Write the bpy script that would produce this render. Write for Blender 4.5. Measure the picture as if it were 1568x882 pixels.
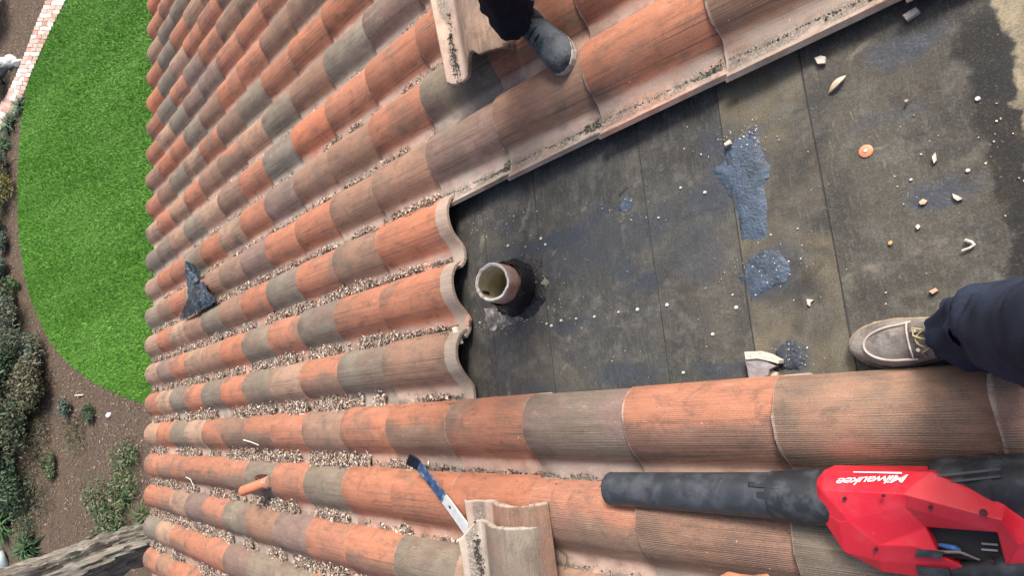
import bpy, bmesh, math, random
import numpy as np
from mathutils import Vector, Matrix, noise as mnoise

for o in list(bpy.data.objects): bpy.data.objects.remove(o)
scene = bpy.context.scene
COL = scene.collection
random.seed(7); rng = np.random.default_rng(7)

# ------------------------------------------------------------------ the place's frame
PITCH = math.radians(18.0)           # slope of the roof
W, L = 0.25, 0.37873                 # spacing of the tile rows, exposed length of a course
EAVE_H = 3.0
ROOF_O = Vector((0, 0, EAVE_H + 14*L*math.sin(PITCH)))
# roof frame: u runs down the slope, v along the eave, n away from the roof
RM = Matrix.Translation(ROOF_O) @ Matrix.Rotation(PITCH, 4, 'Y')
RMI = RM.inverted()
UP = Vector((-math.sin(PITCH), 0, math.cos(PITCH)))      # plumb, in the roof frame
def rl(u, v, n=0.0): return RM @ Vector((u, v, n))

# ------------------------------------------------------------------ camera
CAM_POS = Vector((-0.55194, -0.13064, 1.34635))
CAM_R = ((-0.68719898, 0.09277973, -0.72052029), (0.18009591, 0.98260821, -0.04523898), (0.70379189, -0.16085094, -0.69195661))
FPX = 905.1
cam = bpy.data.cameras.new('camera'); cam_o = bpy.data.objects.new('camera', cam); COL.objects.link(cam_o)
cam.sensor_width = 36; cam.lens = 36*FPX/1568; cam.clip_start = 0.02; cam.clip_end = 500
cr = Matrix(CAM_R)
rot = Matrix((cr[0], -cr[1], -cr[2])).transposed().to_4x4()
cam_o.matrix_world = RM @ Matrix.Translation(CAM_POS) @ rot
scene.camera = cam_o

# ------------------------------------------------------------------ sky, sun, exposure
SUN_EL, SUN_AZ = math.radians(52), math.radians(180)
world = bpy.data.worlds.new('World'); scene.world = world; world.use_nodes = True
wn = world.node_tree; wn.nodes.clear()
sky = wn.nodes.new('ShaderNodeTexSky'); sky.sky_type = 'NISHITA'; sky.sun_disc = False
sky.sun_elevation = SUN_EL; sky.sun_rotation = SUN_AZ; sky.air_density = 1.0; sky.dust_density = 6.0; sky.ozone_density = 1.0
bg = wn.nodes.new('ShaderNodeBackground'); bg.inputs['Strength'].default_value = 0.09
wo = wn.nodes.new('ShaderNodeOutputWorld')
wn.links.new(sky.outputs[0], bg.inputs[0]); wn.links.new(bg.outputs[0], wo.inputs[0])
sun = bpy.data.lights.new('sun', 'SUN'); sun.energy = 2.4; sun.angle = math.radians(15); sun.color = (1, .95, .88)
sun_o = bpy.data.objects.new('sun', sun); COL.objects.link(sun_o)
sd = Vector((-0.25, -math.cos(SUN_EL), math.sin(SUN_EL)))
sun_o.rotation_euler = sd.to_track_quat('Z', 'Y').to_euler(); sun_o.location = (0, -5, 12)
scene.view_settings.view_transform = 'Standard'; scene.view_settings.look = 'None'
scene.view_settings.exposure = 1.05; scene.view_settings.gamma = 1

# ------------------------------------------------------------------ helpers
def at(px, py, n=0.0):
    """point of the roof frame seen at a place of the photograph, at height n over the roof"""
    d = cr.transposed() @ Vector(((px-784)/FPX, (py-441)/FPX, 1))
    return CAM_POS + d*((n-CAM_POS.z)/d.z)
def ground_at(px, py, z=0.0):
    c = RM @ CAM_POS
    d = RM.to_3x3() @ (cr.transposed() @ Vector(((px-784)/FPX, (py-441)/FPX, 1)))
    return c + d*((z-c.z)/d.z)
def project(p):
    q = cr @ (Vector(p)-CAM_POS)
    return (784+FPX*q.x/q.z, 441+FPX*q.y/q.z) if q.z > .05 else (9e9, 9e9)

class NT:
    def __init__(s, name, rough=.8, metal=0, spec=.5):
        s.m = bpy.data.materials.new(name); s.m.use_nodes = True; s.t = s.m.node_tree
        s.b = s.t.nodes['Principled BSDF']; s.b.inputs['Roughness'].default_value = rough
        s.b.inputs['Metallic'].default_value = metal; s.b.inputs['Specular IOR Level'].default_value = spec
    def lk(s, sock, v):
        if hasattr(v, 'is_output'): s.t.links.new(v, sock)
        elif v is not None:
            if isinstance(v, (tuple, list)) and len(v) == 3 and sock.type == 'RGBA': v = (*v, 1)
            sock.default_value = v
    def node(s, t, **kw):
        n = s.t.nodes.new(t)
        for k, v in kw.items(): setattr(n, k, v)
        return n
    def coord(s, k='Object'): return s.node('ShaderNodeTexCoord').outputs[k]
    def math(s, op, a, b=None, c=None, clamp=False):
        n = s.node('ShaderNodeMath', operation=op); n.use_clamp = clamp
        for i, v in enumerate((a, b, c)):
            if v is not None: s.lk(n.inputs[i], v)
        return n.outputs[0]
    def vmath(s, op, a, b=None):
        n = s.node('ShaderNodeVectorMath', operation=op); s.lk(n.inputs[0], a)
        if b is not None: s.lk(n.inputs[1], b)
        return n.outputs['Value'] if op in ('LENGTH', 'DISTANCE') else n.outputs[0]
    def noise(s, vec, scale, detail=3, rough=.55, dist=0, out='Fac'):
        n = s.node('ShaderNodeTexNoise'); s.lk(n.inputs['Vector'], vec)
        n.inputs['Scale'].default_value = scale; n.inputs['Detail'].default_value = detail
        n.inputs['Roughness'].default_value = rough; n.inputs['Distortion'].default_value = dist
        return n.outputs[out]
    def mix(s, f, a, b, blend='MIX'):
        n = s.node('ShaderNodeMix', data_type='RGBA', blend_type=blend); s.lk(n.inputs[0], f); s.lk(n.inputs[6], a); s.lk(n.inputs[7], b)
        return n.outputs[2]
    def rng(s, v, a, b, c=0, d=1, smooth=True):
        n = s.node('ShaderNodeMapRange', interpolation_type='SMOOTHSTEP' if smooth else 'LINEAR')
        for i, x in enumerate((v, a, b, c, d)): s.lk(n.inputs[i], x)
        return n.outputs[0]
    def ramp(s, f, stops):
        n = s.node('ShaderNodeValToRGB'); s.lk(n.inputs[0], f); e = n.color_ramp.elements
        while len(e) < len(stops): e.new(.5)
        for x, (p, c) in zip(e, stops): x.position = p; x.color = (*c, 1)
        return n.outputs[0]
    def sep(s, v):
        n = s.node('ShaderNodeSeparateXYZ'); s.lk(n.inputs[0], v); return n.outputs
    def bump(s, h, strength=.5, dist=.002, prev=None):
        n = s.node('ShaderNodeBump'); s.lk(n.inputs['Height'], h); n.inputs['Strength'].default_value = strength
        n.inputs['Distance'].default_value = dist
        if prev is not None: s.lk(n.inputs['Normal'], prev)
        s.lk(s.b.inputs['Normal'], n.outputs[0]); return n.outputs[0]
    def col(s, c): s.lk(s.b.inputs['Base Color'], c); return s
    def rough(s, r): s.lk(s.b.inputs['Roughness'], r); return s

def simple(name, c, rough=.7, metal=0, var=.25, scale=30, bump=0, bd=.002, spec=.5, c2=None, bscale=None):
    """one procedural stuff: base colour broken up by two noises"""
    k = NT(name, rough, metal, spec); co = k.coord()
    f = k.noise(co, scale, 5, .6)
    dark = tuple(x*(1-var) for x in c); lite = c2 or tuple(min(1, x*(1+var)) for x in c)
    k.col(k.ramp(f, [(.3, dark), (.5, c), (.72, lite)]))
    if bump: k.bump(k.noise(co, bscale or scale*2, 5, .6), bump, bd)
    return k.m

class MB:
    """collects shapes into ONE mesh"""
    def __init__(s): s.v = []; s.f = []; s.mi = []
    def add(s, vs, fs, mi=0):
        o = len(s.v); s.v += [tuple(x) for x in vs]; s.f += [tuple(i+o for i in f) for f in fs]; s.mi += [mi]*len(fs)
    def box(s, c, size, rotm=None, mi=0):
        x, y, z = [a/2 for a in size]; c = Vector(c)
        vs = [Vector((sx*x, sy*y, sz*z)) for sx in (-1, 1) for sy in (-1, 1) for sz in (-1, 1)]
        if rotm is not None: vs = [rotm @ p for p in vs]
        s.add([c+p for p in vs], [(0, 1, 3, 2), (4, 6, 7, 5), (0, 4, 5, 1), (2, 3, 7, 6), (0, 2, 6, 4), (1, 5, 7, 3)], mi)
    def rings(s, rings, cap=True, mi=0, closed=True):
        n = len(rings[0]); vs = [p for r in rings for p in r]; fs = []
        for k in range(len(rings)-1):
            for i in range(n if closed else n-1):
                j = (i+1) % n; fs.append((k*n+i, k*n+j, (k+1)*n+j, (k+1)*n+i))
        if cap: fs.append(tuple(range(n))[::-1]); fs.append(tuple((len(rings)-1)*n+i for i in range(n)))
        s.add(vs, fs, mi)
    def tube(s, pts, rad, n=10, cap=True, mi=0, wob=0):
        pts = [Vector(p) for p in pts]; R = rad if isinstance(rad, (list, tuple)) else [rad]*len(pts)
        ref = Vector((0, 0, 1)); rings = []
        t0 = (pts[1]-pts[0]).normalized()
        if abs(t0.dot(ref)) > .95: ref = Vector((0, 1, 0))
        for i, p in enumerate(pts):
            t = (pts[min(i+1, len(pts)-1)]-pts[max(i-1, 0)]).normalized()
            a = t.cross(ref).normalized(); b = a.cross(t)
            rings.append([p+(a*math.cos(2*math.pi*q/n)+b*math.sin(2*math.pi*q/n))*R[i]*(1+wob*random.uniform(-1, 1)) for q in range(n)])
        s.rings(rings, cap, mi)
    def slab(s, poly, z0, z1, mi=0):
        n = len(poly); vs = [(x, y, z0) for x, y in poly]+[(x, y, z1) for x, y in poly]
        s.add(vs, [tuple(range(n))[::-1], tuple(range(n, 2*n))]+[(i, (i+1) % n, (i+1) % n+n, i+n) for i in range(n)], mi)
    def mesh(s, name, mats, smooth=None):
        me = bpy.data.meshes.new(name); me.from_pydata(s.v, [], s.f)
        for m in (mats if isinstance(mats, (list, tuple)) else [mats]): me.materials.append(m)
        if any(s.mi): me.polygons.foreach_set('material_index', s.mi)
        bm = bmesh.new(); bm.from_mesh(me); bmesh.ops.recalc_face_normals(bm, faces=bm.faces); bm.to_mesh(me); bm.free()
        if smooth is not None:
            me.polygons.foreach_set('use_smooth', [True]*len(me.polygons)); me.set_sharp_from_angle(angle=math.radians(smooth))
        me.update(); return me
    def build(s, name, mats, parent=None, smooth=None, mat=None):
        return link(name, s.mesh(name, mats, smooth), parent, mat)

def link(name, data, parent=None, mat=None):
    o = bpy.data.objects.new(name, data); COL.objects.link(o)
    if parent is not None: o.parent = parent
    if mat is not None: o.matrix_local = mat
    return o
def tag(o, label=None, cat=None, group=None, kind=None):
    if label: o['label'] = label
    if cat: o['category'] = cat
    if group: o['group'] = group
    if kind: o['kind'] = kind
    return o
def roof_thing(name, label, cat, base, yaw=0.0, group=None, tilt=None):
    """an Empty resting on the roof, in the roof's frame"""
    o = bpy.data.objects.new(name, None); COL.objects.link(o); o.empty_display_size = .05
    m = RM @ Matrix.Translation(Vector(base)) @ Matrix.Rotation(yaw, 4, 'Z')
    if tilt is not None: m = m @ tilt
    o.matrix_world = m
    return tag(o, label, cat, group)
def np_mesh(name, verts, faces_n, nf, mat, cols=None):
    """large joined mesh from arrays: verts (N,3), faces in order, nf corners each"""
    me = bpy.data.meshes.new(name); nv = len(verts); m = len(faces_n)
    me.vertices.add(nv); me.vertices.foreach_set('co', np.asarray(verts, 'f').ravel())
    me.loops.add(m*nf); me.loops.foreach_set('vertex_index', np.asarray(faces_n, 'i').ravel())
    me.polygons.add(m); me.polygons.foreach_set('loop_start', np.arange(0, m*nf, nf, dtype='i'))
    me.polygons.foreach_set('loop_total', np.full(m, nf, 'i'))
    if cols is not None:
        a = me.color_attributes.new('tone', 'FLOAT_COLOR', 'POINT')
        a.data.foreach_set('color', np.concatenate([cols, np.ones((nv, 1))], 1).astype('f').ravel())
    me.materials.append(mat); me.update(calc_edges=True); return me
def vcol_mat(name, rough=.8, gain=1.0, trans=0):
    k = NT(name, rough); a = k.node('ShaderNodeAttribute', attribute_name='tone')
    k.col(a.outputs['Color'])
    return k.m

def flakes(centres, size, flat, palette, aspect=(.35, .7)):
    """folded little leaves / chips: 4 vertices and 2 triangles each"""
    n = len(centres); c = np.asarray(centres, float)
    a = rng.uniform(0, 2*np.pi, n); tl = rng.normal(0, flat, (n, 2))
    ln = rng.uniform(size[0], size[1], n); wd = ln*rng.uniform(aspect[0], aspect[1], n)
    d = np.stack([np.cos(a), np.sin(a), tl[:, 0]], 1); d /= np.linalg.norm(d, axis=1)[:, None]
    e = np.stack([-np.sin(a), np.cos(a), tl[:, 1]], 1); e /= np.linalg.norm(e, axis=1)[:, None]
    up = np.cross(d, e); fold = (rng.uniform(-.22, .22, n)*ln)[:, None]
    v = np.stack([c-d*ln[:, None]/2, c+e*wd[:, None]/2+up*fold, c+d*ln[:, None]/2, c-e*wd[:, None]/2+up*fold*.6], 1).reshape(-1, 3)
    b = np.arange(n)*4
    f = np.concatenate([np.stack([b, b+1, b+2], 1), np.stack([b, b+2, b+3], 1)])
    pal = np.array(palette); col = pal[rng.integers(0, len(pal), n)]*rng.uniform(.7, 1.25, (n, 1))
    return v, f, np.clip(np.repeat(col, 4, 0), 0, 1)

# --- cross-section of one clay S tile: barrel on the -v side, pan and upturned lip on the +v side
TLEN, TTH, TSL = L+.075, .014, .040
def profile():
    P = [(-.003+.094*math.cos(math.radians(t)), .006+.074*math.sin(math.radians(t))) for t in (170, 155, 140, 125, 110, 96, 82, 68, 54)]
    return P+[(.066, .056), (.079, .044), (.091, .0325), (.103, .023), (.116, .0162), (.131, .0120), (.148, .0115), (.168, .016), (.182, .0245), (.191, .0335)]
PROF = profile()
ARC = [0]
for a_, b_ in zip(PROF, PROF[1:]): ARC.append(ARC[-1]+math.hypot(b_[0]-a_[0], b_[1]-a_[1]))
def arc_at(v): return float(np.interp(v, [p[0] for p in PROF], ARC))
# ------------------------------------------------------------------ materials of the roof
def tile_material():
    k = NT('fired_clay', .86, spec=.3)
    oi = k.node('ShaderNodeObjectInfo'); uv = k.node('ShaderNodeUVMap', uv_map='UVMap').outputs[0]
    x, y, _ = k.sep(uv)                                    # x: metres up from the butt, y: metres along the profile
    off = k.math('MULTIPLY', oi.outputs['Random'], 37.0)
    comb = k.node('ShaderNodeCombineXYZ'); k.lk(comb.inputs[0], x); k.lk(comb.inputs[1], y); k.lk(comb.inputs[2], off); p = comb.outputs[0]
    stretched = k.vmath('MULTIPLY', p, (.35, 1, 1))
    body = oi.outputs['Color']; al = oi.outputs['Alpha']
    n1 = k.noise(p, 6, 4, .62, .5); n2 = k.noise(stretched, 30, 4, .65); n3 = k.noise(p, 520, 2, .7); n4 = k.noise(k.vmath('MULTIPLY', p, (.25, 1, 1)), 130, 3, .65)
    # fire flashing: the kiln left grey-green and plum clouds
    isM = k.rng(al, .75, .95); yy = k.rng(y, .03, .21)
    bias = k.math('ADD', k.math('MULTIPLY', al, k.math('SUBTRACT', 1, isM)), k.math('MULTIPLY', isM, k.math('SUBTRACT', k.math('MULTIPLY', yy, .75), .20)))
    fl = k.rng(k.math('ADD', k.math('ADD', n1, k.math('MULTIPLY', k.math('SUBTRACT', n4, .5), .16)), bias), .55, .78)
    flashc = k.mix(k.rng(k.noise(p, 3.1, 1), .42, .6), (.17, .145, .108), (.185, .115, .092))
    c = k.mix(k.math('MULTIPLY', fl, .7), body, flashc)
    c = k.mix(k.rng(n2, .25, .52, .5, 0), c, (.10, .065, .05))
    c = k.mix(k.math('MULTIPLY', k.rng(k.noise(p, 17, 4, .7, .8), .52, .70), .45), c, (.095, .075, .06))
    c = k.mix(k.rng(n2, .55, .8, 0, .35), c, (.56, .38, .28))
    c = k.mix(k.rng(n4, .22, .5, .32, 0), c, (.10, .07, .055)); c = k.mix(k.rng(n4, .56, .8, 0, .2), c, (.52, .36, .27))
    st = k.math('MULTIPLY', k.rng(k.noise(k.vmath('MULTIPLY', p, (1.2, 150, 1)), 1, 3, .6), .48, .66), k.math('MULTIPLY', k.rng(y, .06, .13), k.rng(k.noise(p, 5, 2), .35, .6, .25, 1)))
    c = k.mix(k.math('MULTIPLY', st, .62), c, (.085, .055, .042))
    # pale bloom in the pan, grey dirt beside the lip
    a0, a1, a2, a3 = arc_at(.096), arc_at(.118), arc_at(.150), arc_at(.178)
    pan = k.math('MULTIPLY', k.rng(y, a0, a1), k.rng(k.noise(p, 11, 5, .65), .28, .6, .25, .95))
    bloom = k.mix(k.rng(k.noise(p, 2.3, 1), .4, .62), k.mix(.6, body, (.80, .66, .57)), (.43, .38, .33))
    c = k.mix(k.math('MULTIPLY', pan, .72), c, bloom)
    lip = k.math('MULTIPLY', k.math('MULTIPLY', k.rng(y, a2-.026, a2+.002), k.rng(y, a3-.006, a3+.004, 1, 0)), k.math('MULTIPLY', k.rng(k.noise(p, 14, 3, .6), .38, .54), k.rng(k.noise(p, 190, 3, .6), .36, .5)))
    c = k.mix(k.math('MULTIPLY', lip, .8), c, (.13, .125, .11))
    # covered head end and worn pale butt edge
    c = k.mix(k.math('MULTIPLY', k.rng(k.math('ADD', x, k.math('MULTIPLY', n2, .012)), L+.020, L+.024), k.rng(n2, .2, .6, .45, .85)), c, (.40, .345, .285))
    c = k.mix(k.math('MULTIPLY', k.rng(x, .0015, .0075, .75, 0), k.rng(n2, .3, .55)), c, (.60, .48, .40))
    # comb scoring along the length
    wob = k.noise(k.vmath('MULTIPLY', p, (2, 60, 1)), 1, 2)
    ph = k.math('ADD', k.math('MULTIPLY', y, 2*math.pi/.0046), k.math('MULTIPLY', wob, 7.0))
    sw = k.math('SINE', ph); sw = k.math('MULTIPLY', sw, k.rng(k.noise(k.vmath('MULTIPLY', p, (4, 190, 1)), 1, 2), .35, .65, .25, 1)); sm = k.math('MULTIPLY', sw, k.math('MULTIPLY', k.rng(n1, .35, .6, .3, 1), k.rng(y, a0-.02, a0+.01, 1, .06)))
    c = k.mix(k.rng(sm, -1, .2, .5, 0), c, (.085, .06, .05)); c = k.mix(k.rng(sm, .3, 1, 0, .14), c, (.66, .48, .38))
    c = k.mix(k.rng(n3, .3, .6, .3, 0, False), c, (.07, .055, .045)); c = k.mix(k.rng(n3, .55, .8, 0, .28, False), c, (.72, .60, .50))
    c = k.mix(k.rng(k.noise(p, 95, 1, .4), .80, .83, 0, .7), c, (.75, .70, .64))
    k.col(c)
    b = k.bump(sm, .6, .0010); k.bump(k.math('ADD', n3, k.math('MULTIPLY', n2, 1.5)), .45, .0013, b)
    return k.m
M_TILE = tile_material()

def felt_material():
    k = NT('roofing_felt', .8, spec=.35); oi = k.node('ShaderNodeObjectInfo'); p = k.coord()
    n1 = k.noise(p, 4.5, 5, .62, .4); n2 = k.noise(p, 22, 5, .65); n3 = k.noise(p, 300, 2, .6)
    grain = k.noise(k.vmath('MULTIPLY', p, (9, 1, 1)), 22, 3, .6)
    base = oi.outputs['Color']
    c = k.mix(k.rng(n1, .34, .62, 0, .95), (.046, .045, .042), base)
    c = k.mix(k.rng(n2, .46, .7, 0, .65), c, (.145, .138, .118))
    c = k.mix(k.rng(k.noise(p, 2.2, 4, .6, 1.2), .5, .66, 0, .4), c, (.15, .13, .095))
    c = k.mix(k.rng(n2, .24, .42, .5, 0), c, (.036, .036, .035))
    c = k.mix(k.rng(grain, .52, .75, 0, .45), c, (.16, .148, .122)); c = k.mix(k.rng(grain, .25, .42, .35, 0), c, (.03, .03, .028))
    # blue-black mastic smears left by the last repair: (u, v, half length, half width, strength)
    S = [(.66, -.56, .23, .035, .9), (.86, -.56, .13, .06, .6), (.40, -.42, .05, .03, .7), (.33, -.37, .06, .03, .8), (.93, -.2, .05, .2, .25),
         (.10, -.55, .10, .05, .7), (.16, -.42, .09, .10, .55), (-.34, -.72, .075, .03, .95), (-.36, -.42, .07, .035, .9), (.42, -.13, .14, .03, .7),
         (.62, -.29, .12, .02, .6), (.75, -.11, .13, .025, .55), (-.015, -.13, .05, .04, .8), (.45, -.6, .05, .03, .8), (.12, -.12, .12, .02, .7), (-.5, -.66, .035, .16, .3), (.88, -.42, .14, .16, .45), (.55, -.50, .3, .07, .5), (.30, -.52, .16, .05, .55), (.03, -.62, .09, .10, .75), (.07, -.68, .06, .05, .7), (.0, -.33, .09, .07, .7), (.80, -.66, .10, .03, .5), (-.30, -.60, .08, .02, .5)]
    warp = k.vmath('SCALE', k.vmath('SUBTRACT', k.noise(p, 14, 4, .6, out='Color'), (.5, .5, .5))); warp.node.inputs['Scale'].default_value = .09
    q = k.vmath('ADD', p, warp); tot = None
    for (u, v, a, b, st) in S:
        d = k.vmath('MULTIPLY', k.vmath('SUBTRACT', q, (u, v, 0)), (1/a, 1/b, 0))
        d = k.rng(k.vmath('LENGTH', d), .45, 1.25, st, 0)
        tot = d if tot is None else k.math('MAXIMUM', tot, d)
    c = k.mix(k.math('MULTIPLY', tot, k.rng(n2, .3, .6, .5, 1)), c, (.040, .050, .070))
    DA, DB, DC, DD = -.418, -.440, -.486, -.500
    # dark damp strip next to the plaster at the far upslope end, pale dust beyond it
    x, y, z = k.sep(q)
    damp = k.math('MULTIPLY', k.rng(x, DA, DB), k.rng(x, DD, DC)); damp = k.math('MULTIPLY', damp, k.rng(y, -.76, -.70))
    c = k.mix(k.math('MULTIPLY', damp, .9), c, (.014, .014, .014))
    c = k.mix(k.math('MULTIPLY', k.rng(x, DC, DD), k.rng(n2, .35, .6, .45, .95)), c, (.34, .28, .18))
    rust = k.math('MULTIPLY', k.rng(k.noise(p, 3.4, 5, .65, 1.5), .54, .68), k.rng(x, .15, -.2)); c = k.mix(k.math('MULTIPLY', rust, .7), c, (.050, .038, .024))
    # scuffs and chalky specks
    c = k.mix(k.rng(k.noise(p, 120, 2, .5), .71, .77, 0, .5), c, (.26, .245, .21))
    vor = k.noise(k.vmath('MULTIPLY', p, (6, 1, 1)), 16, 2, .5, 2.0)
    c = k.mix(k.math('MULTIPLY', k.rng(vor, .68, .74), k.rng(n1, .45, .6, 0, .6)), c, (.22, .195, .15))
    c = k.mix(k.rng(n3, .3, .6, .4, 0, False), c, (.02, .02, .019)); c = k.mix(k.rng(n3, .55, .8, 0, .22, False), c, (.30, .29, .26))
    wv = k.node('ShaderNodeTexWave', wave_type='RINGS', rings_direction='Z'); k.lk(wv.inputs['Vector'], k.vmath('ADD', q, (.3, .1, 0))); wv.inputs['Scale'].default_value = 1.7; wv.inputs['Distortion'].default_value = 7; wv.inputs['Detail'].default_value = 2
    c = k.mix(k.math('MULTIPLY', k.rng(wv.outputs['Fac'], .988, .999), k.math('MULTIPLY', k.rng(n2, .45, .62, 0, .5), k.rng(n1, .46, .6))), c, (.24, .21, .16))
    k.col(c); k.rough(k.rng(tot, 0, 1, .82, .5))
    b = k.bump(n3, .25, .001); k.bump(k.math('ADD', n1, n2), .5, .006, b)
    return k.m
M_FELT = felt_material()
M_EDGESHADE = simple('felt_edge_lap_shade', (.030, .029, .027), .9, var=.5, scale=60)  # dark cut edge; its top strip paints in the shade line of the lap
M_WHITE = simple('white_plastic', (.78, .77, .74), .5, var=.1)
M_STUCCO = simple('stucco', (.55, .48, .38), .9, var=.15, scale=12, bump=.4)
M_WOODP = simple('painted_wood', (.16, .10, .07), .7, scale=20, bump=.2)
M_LITTER = vcol_mat('leaf_litter', .85)

# ------------------------------------------------------------------ ground
def soil_material():
    k = NT('mulched_soil', .95); p = k.coord()
    n1 = k.noise(p, 1.3, 5, .6); n2 = k.noise(p, 45, 5, .7); n3 = k.noise(p, 140, 3, .7)
    c = k.ramp(k.math('ADD', k.math('MULTIPLY', n2, .6), k.math('MULTIPLY', n3, .4)), [(.34, (.035, .024, .018)), (.5, (.12, .085, .06)), (.66, (.30, .235, .18))])
    c = k.mix(k.rng(n1, .42, .62, 0, .6), c, k.mix(n2, (.06, .05, .03), (.22, .15, .10)))
    k.col(c); k.bump(k.math('ADD', n2, n3), .9, .03); return k.m
M_SOIL = soil_material()
g = MB(); g.add([(-60, -80, 0), (120, -80, 0), (120, 80, 0), (-60, 80, 0)], [(0, 1, 2, 3)])
tag(g.build('ground', M_SOIL), 'brown bark mulch soil around the lawn', 'ground', kind='structure')

edge_px = [(140, -90), (85, 0), (60, 60), (46, 110), (38, 150), (32, 200), (28, 270), (28, 330), (32, 380), (42, 440), (60, 490), (85, 535), (120, 570), (160, 595), (200, 612), (230, 622), (300, 632)]
lawn_poly = [ground_at(*p).to_2d() for p in edge_px]
lawn_poly += [Vector((6.6, -.9)), Vector((5.6, -2.2)), Vector((5.3, -5)), Vector((5.8, -8.5)), Vector((8.5, -11.5)), Vector((11.0, -11.9))]
def smooth_poly(P, it=2):
    for _ in range(it):
        Q = []
        for i in range(len(P)):
            a, b = P[i], P[(i+1) % len(P)]; Q += [a*.75+b*.25, a*.25+b*.75]
        P = Q
    return P
lawn_poly = smooth_poly(lawn_poly)
LP = np.array([tuple(p) for p in lawn_poly])
def inside(pts, poly=LP):
    x, y = pts[:, 0], pts[:, 1]; r = np.zeros(len(pts), bool); j = len(poly)-1
    for i in range(len(poly)):
        xi, yi = poly[i]; xj, yj = poly[j]
        c = ((yi > y) != (yj > y)) & (x < (xj-xi)*(y-yi)/(yj-yi+1e-12)+xi); r ^= c; j = i
    return r
M_TURF = simple('turf_backing', (.045, .12, .010), .9, scale=60, var=.4)
s = MB(); s.slab([tuple(p) for p in lawn_poly], -.02, .008)
tag(s.build('lawn', M_TURF), 'rounded green lawn below the eave', 'lawn', kind='structure')
NB = 190000
lo, hi = LP.min(0), LP.max(0); lo[0] = max(lo[0], 8.6)
pts = rng.uniform(lo, hi, (int(NB*1.5), 2)); pts = pts[inside(pts)][:NB]
SEAM = -.05; sx = pts[:, 1]+SEAM*pts[:, 0]; seam = np.abs((sx/1.35) % 1-.5)*1.35
hgt = rng.uniform(.03, .055, len(pts))*np.where(seam < .02, .45, 1)*np.where(rng.random(len(pts)) < .5+.5*np.sin(pts[:, 0]*1.7+3*np.sin(pts[:, 1]*1.3)), 1, .8)
strip = np.where((np.floor(sx/1.35) % 2) == 0, 1., -1.); a = rng.uniform(0, 2*np.pi, len(pts)); w = .007; ln = rng.normal(0, .022, (len(pts), 2))+np.stack([.004*strip, .006*strip], 1)
z0 = np.full(len(pts), .006)
A = np.stack([pts[:, 0]-w*np.cos(a), pts[:, 1]-w*np.sin(a), z0], 1); B = np.stack([pts[:, 0]+w*np.cos(a), pts[:, 1]+w*np.sin(a), z0], 1)
C = np.stack([pts[:, 0]+ln[:, 0], pts[:, 1]+ln[:, 1], hgt], 1)
v = np.stack([A, B, C], 1).reshape(-1, 3)
tone = np.array([(.080, .27, .012), (.115, .34, .020), (.055, .19, .009), (.20, .38, .06)])[rng.choice(4, len(pts), p=[.42, .3, .22, .06])]
tone = np.repeat(tone, 3, 0)
tag(link('lawn_grass', np_mesh('lawn_grass', v, np.arange(len(v)).reshape(-1, 3), 3, vcol_mat('grass_blades', .6), tone)),
    'short bright green grass blades of the rounded lawn', 'grass', kind='stuff')

# mulch chips
pts = rng.uniform((8.2, -12.5), (17.5, 4.5), (80000, 2)); pts = pts[~inside(pts)]
c = np.concatenate([pts, rng.uniform(.004, .03, (len(pts), 1))], 1)
v, f, cl = flakes(c, (.014, .055), .25, [(.19, .10, .065), (.23, .14, .10), (.09, .05, .035), (.27, .195, .15), (.21, .125, .09), (.24, .22, .19), (.34, .26, .20), (.05, .035, .025), (.10, .105, .05), (.12, .07, .045)], (.2, .5))
tag(link('bark_mulch', np_mesh('bark_mulch', v, f, 3, M_LITTER, cl)), 'loose brown bark chips strewn round the lawn', 'mulch', kind='stuff')

# brick path curving past the lawn
M_BRICK = [simple('pale_brick', (.50, .34, .29), .9, var=.2, scale=14, c2=(.66, .58, .53)), simple('whitewashed_brick', (.66, .58, .54), .9, var=.15, scale=14), simple('rose_brick', (.44, .25, .20), .9, var=.25, scale=14)]
M_MORTAR = simple('mortar_bed', (.60, .56, .52), .95, var=.2, scale=30)
inner = [(118, -40), (103, 0), (85, 35), (64, 80), (50, 112), (40, 140), (30, 163), (14, 186), (0, 202), (-20, 226)]
outer = [(88, -40), (73, 0), (56, 40), (40, 82), (27, 115), (14, 142), (2, 160), (-12, 176), (-24, 190), (-42, 212)]
gi = [ground_at(*p) for p in inner]; go = [ground_at(*p) for p in outer]
path = MB(); path.add([(p.x, p.y, .006) for p in gi]+[(p.x, p.y, .006) for p in go], [(i, i+1, i+11, i+10) for i in range(9)])
path_o = tag(path.build('brick_path', M_MORTAR), 'pale pink brick path curving round the lawn', 'path', kind='structure')
def lerp_line(P, t):
    d = [0]
    for a, b in zip(P, P[1:]): d.append(d[-1]+(b-a).length)
    x = t*d[-1]
    for i in range(len(P)-1):
        if x <= d[i+1]+1e-9: return P[i].lerp(P[i+1], (x-d[i])/(d[i+1]-d[i]))
    return P[-1]
plen = sum((b-a).length for a, b in zip(gi, gi[1:])); NR = int(plen/.105)
bm_ = MB(); bm_.slab([(-.5, -.5), (.5, -.5), (.5, .5), (-.5, .5)], 0, 1)
brick_me = [bm_.mesh('brick', m) for m in M_BRICK]
for i in range(NR):
    a = lerp_line(gi, (i+.5)/NR); b = lerp_line(go, (i+.5)/NR); d = (b-a); wdt = d.length
    nb = 3; dirv = d.normalized()
    for q in range(nb):
        c0 = a+dirv*((q+.5)/nb*wdt)
        o = link('brick', brick_me[random.choice((0, 0, 1, 1, 2))], path_o)
        o.matrix_local = Matrix.Translation((c0.x, c0.y, .004)) @ Matrix.Rotation(math.atan2(d.y, d.x)+random.uniform(-.05, .05), 4, 'Z') @ Matrix.Diagonal((wdt/nb-.012, .088, .022+random.uniform(0, .012), 1))

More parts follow.
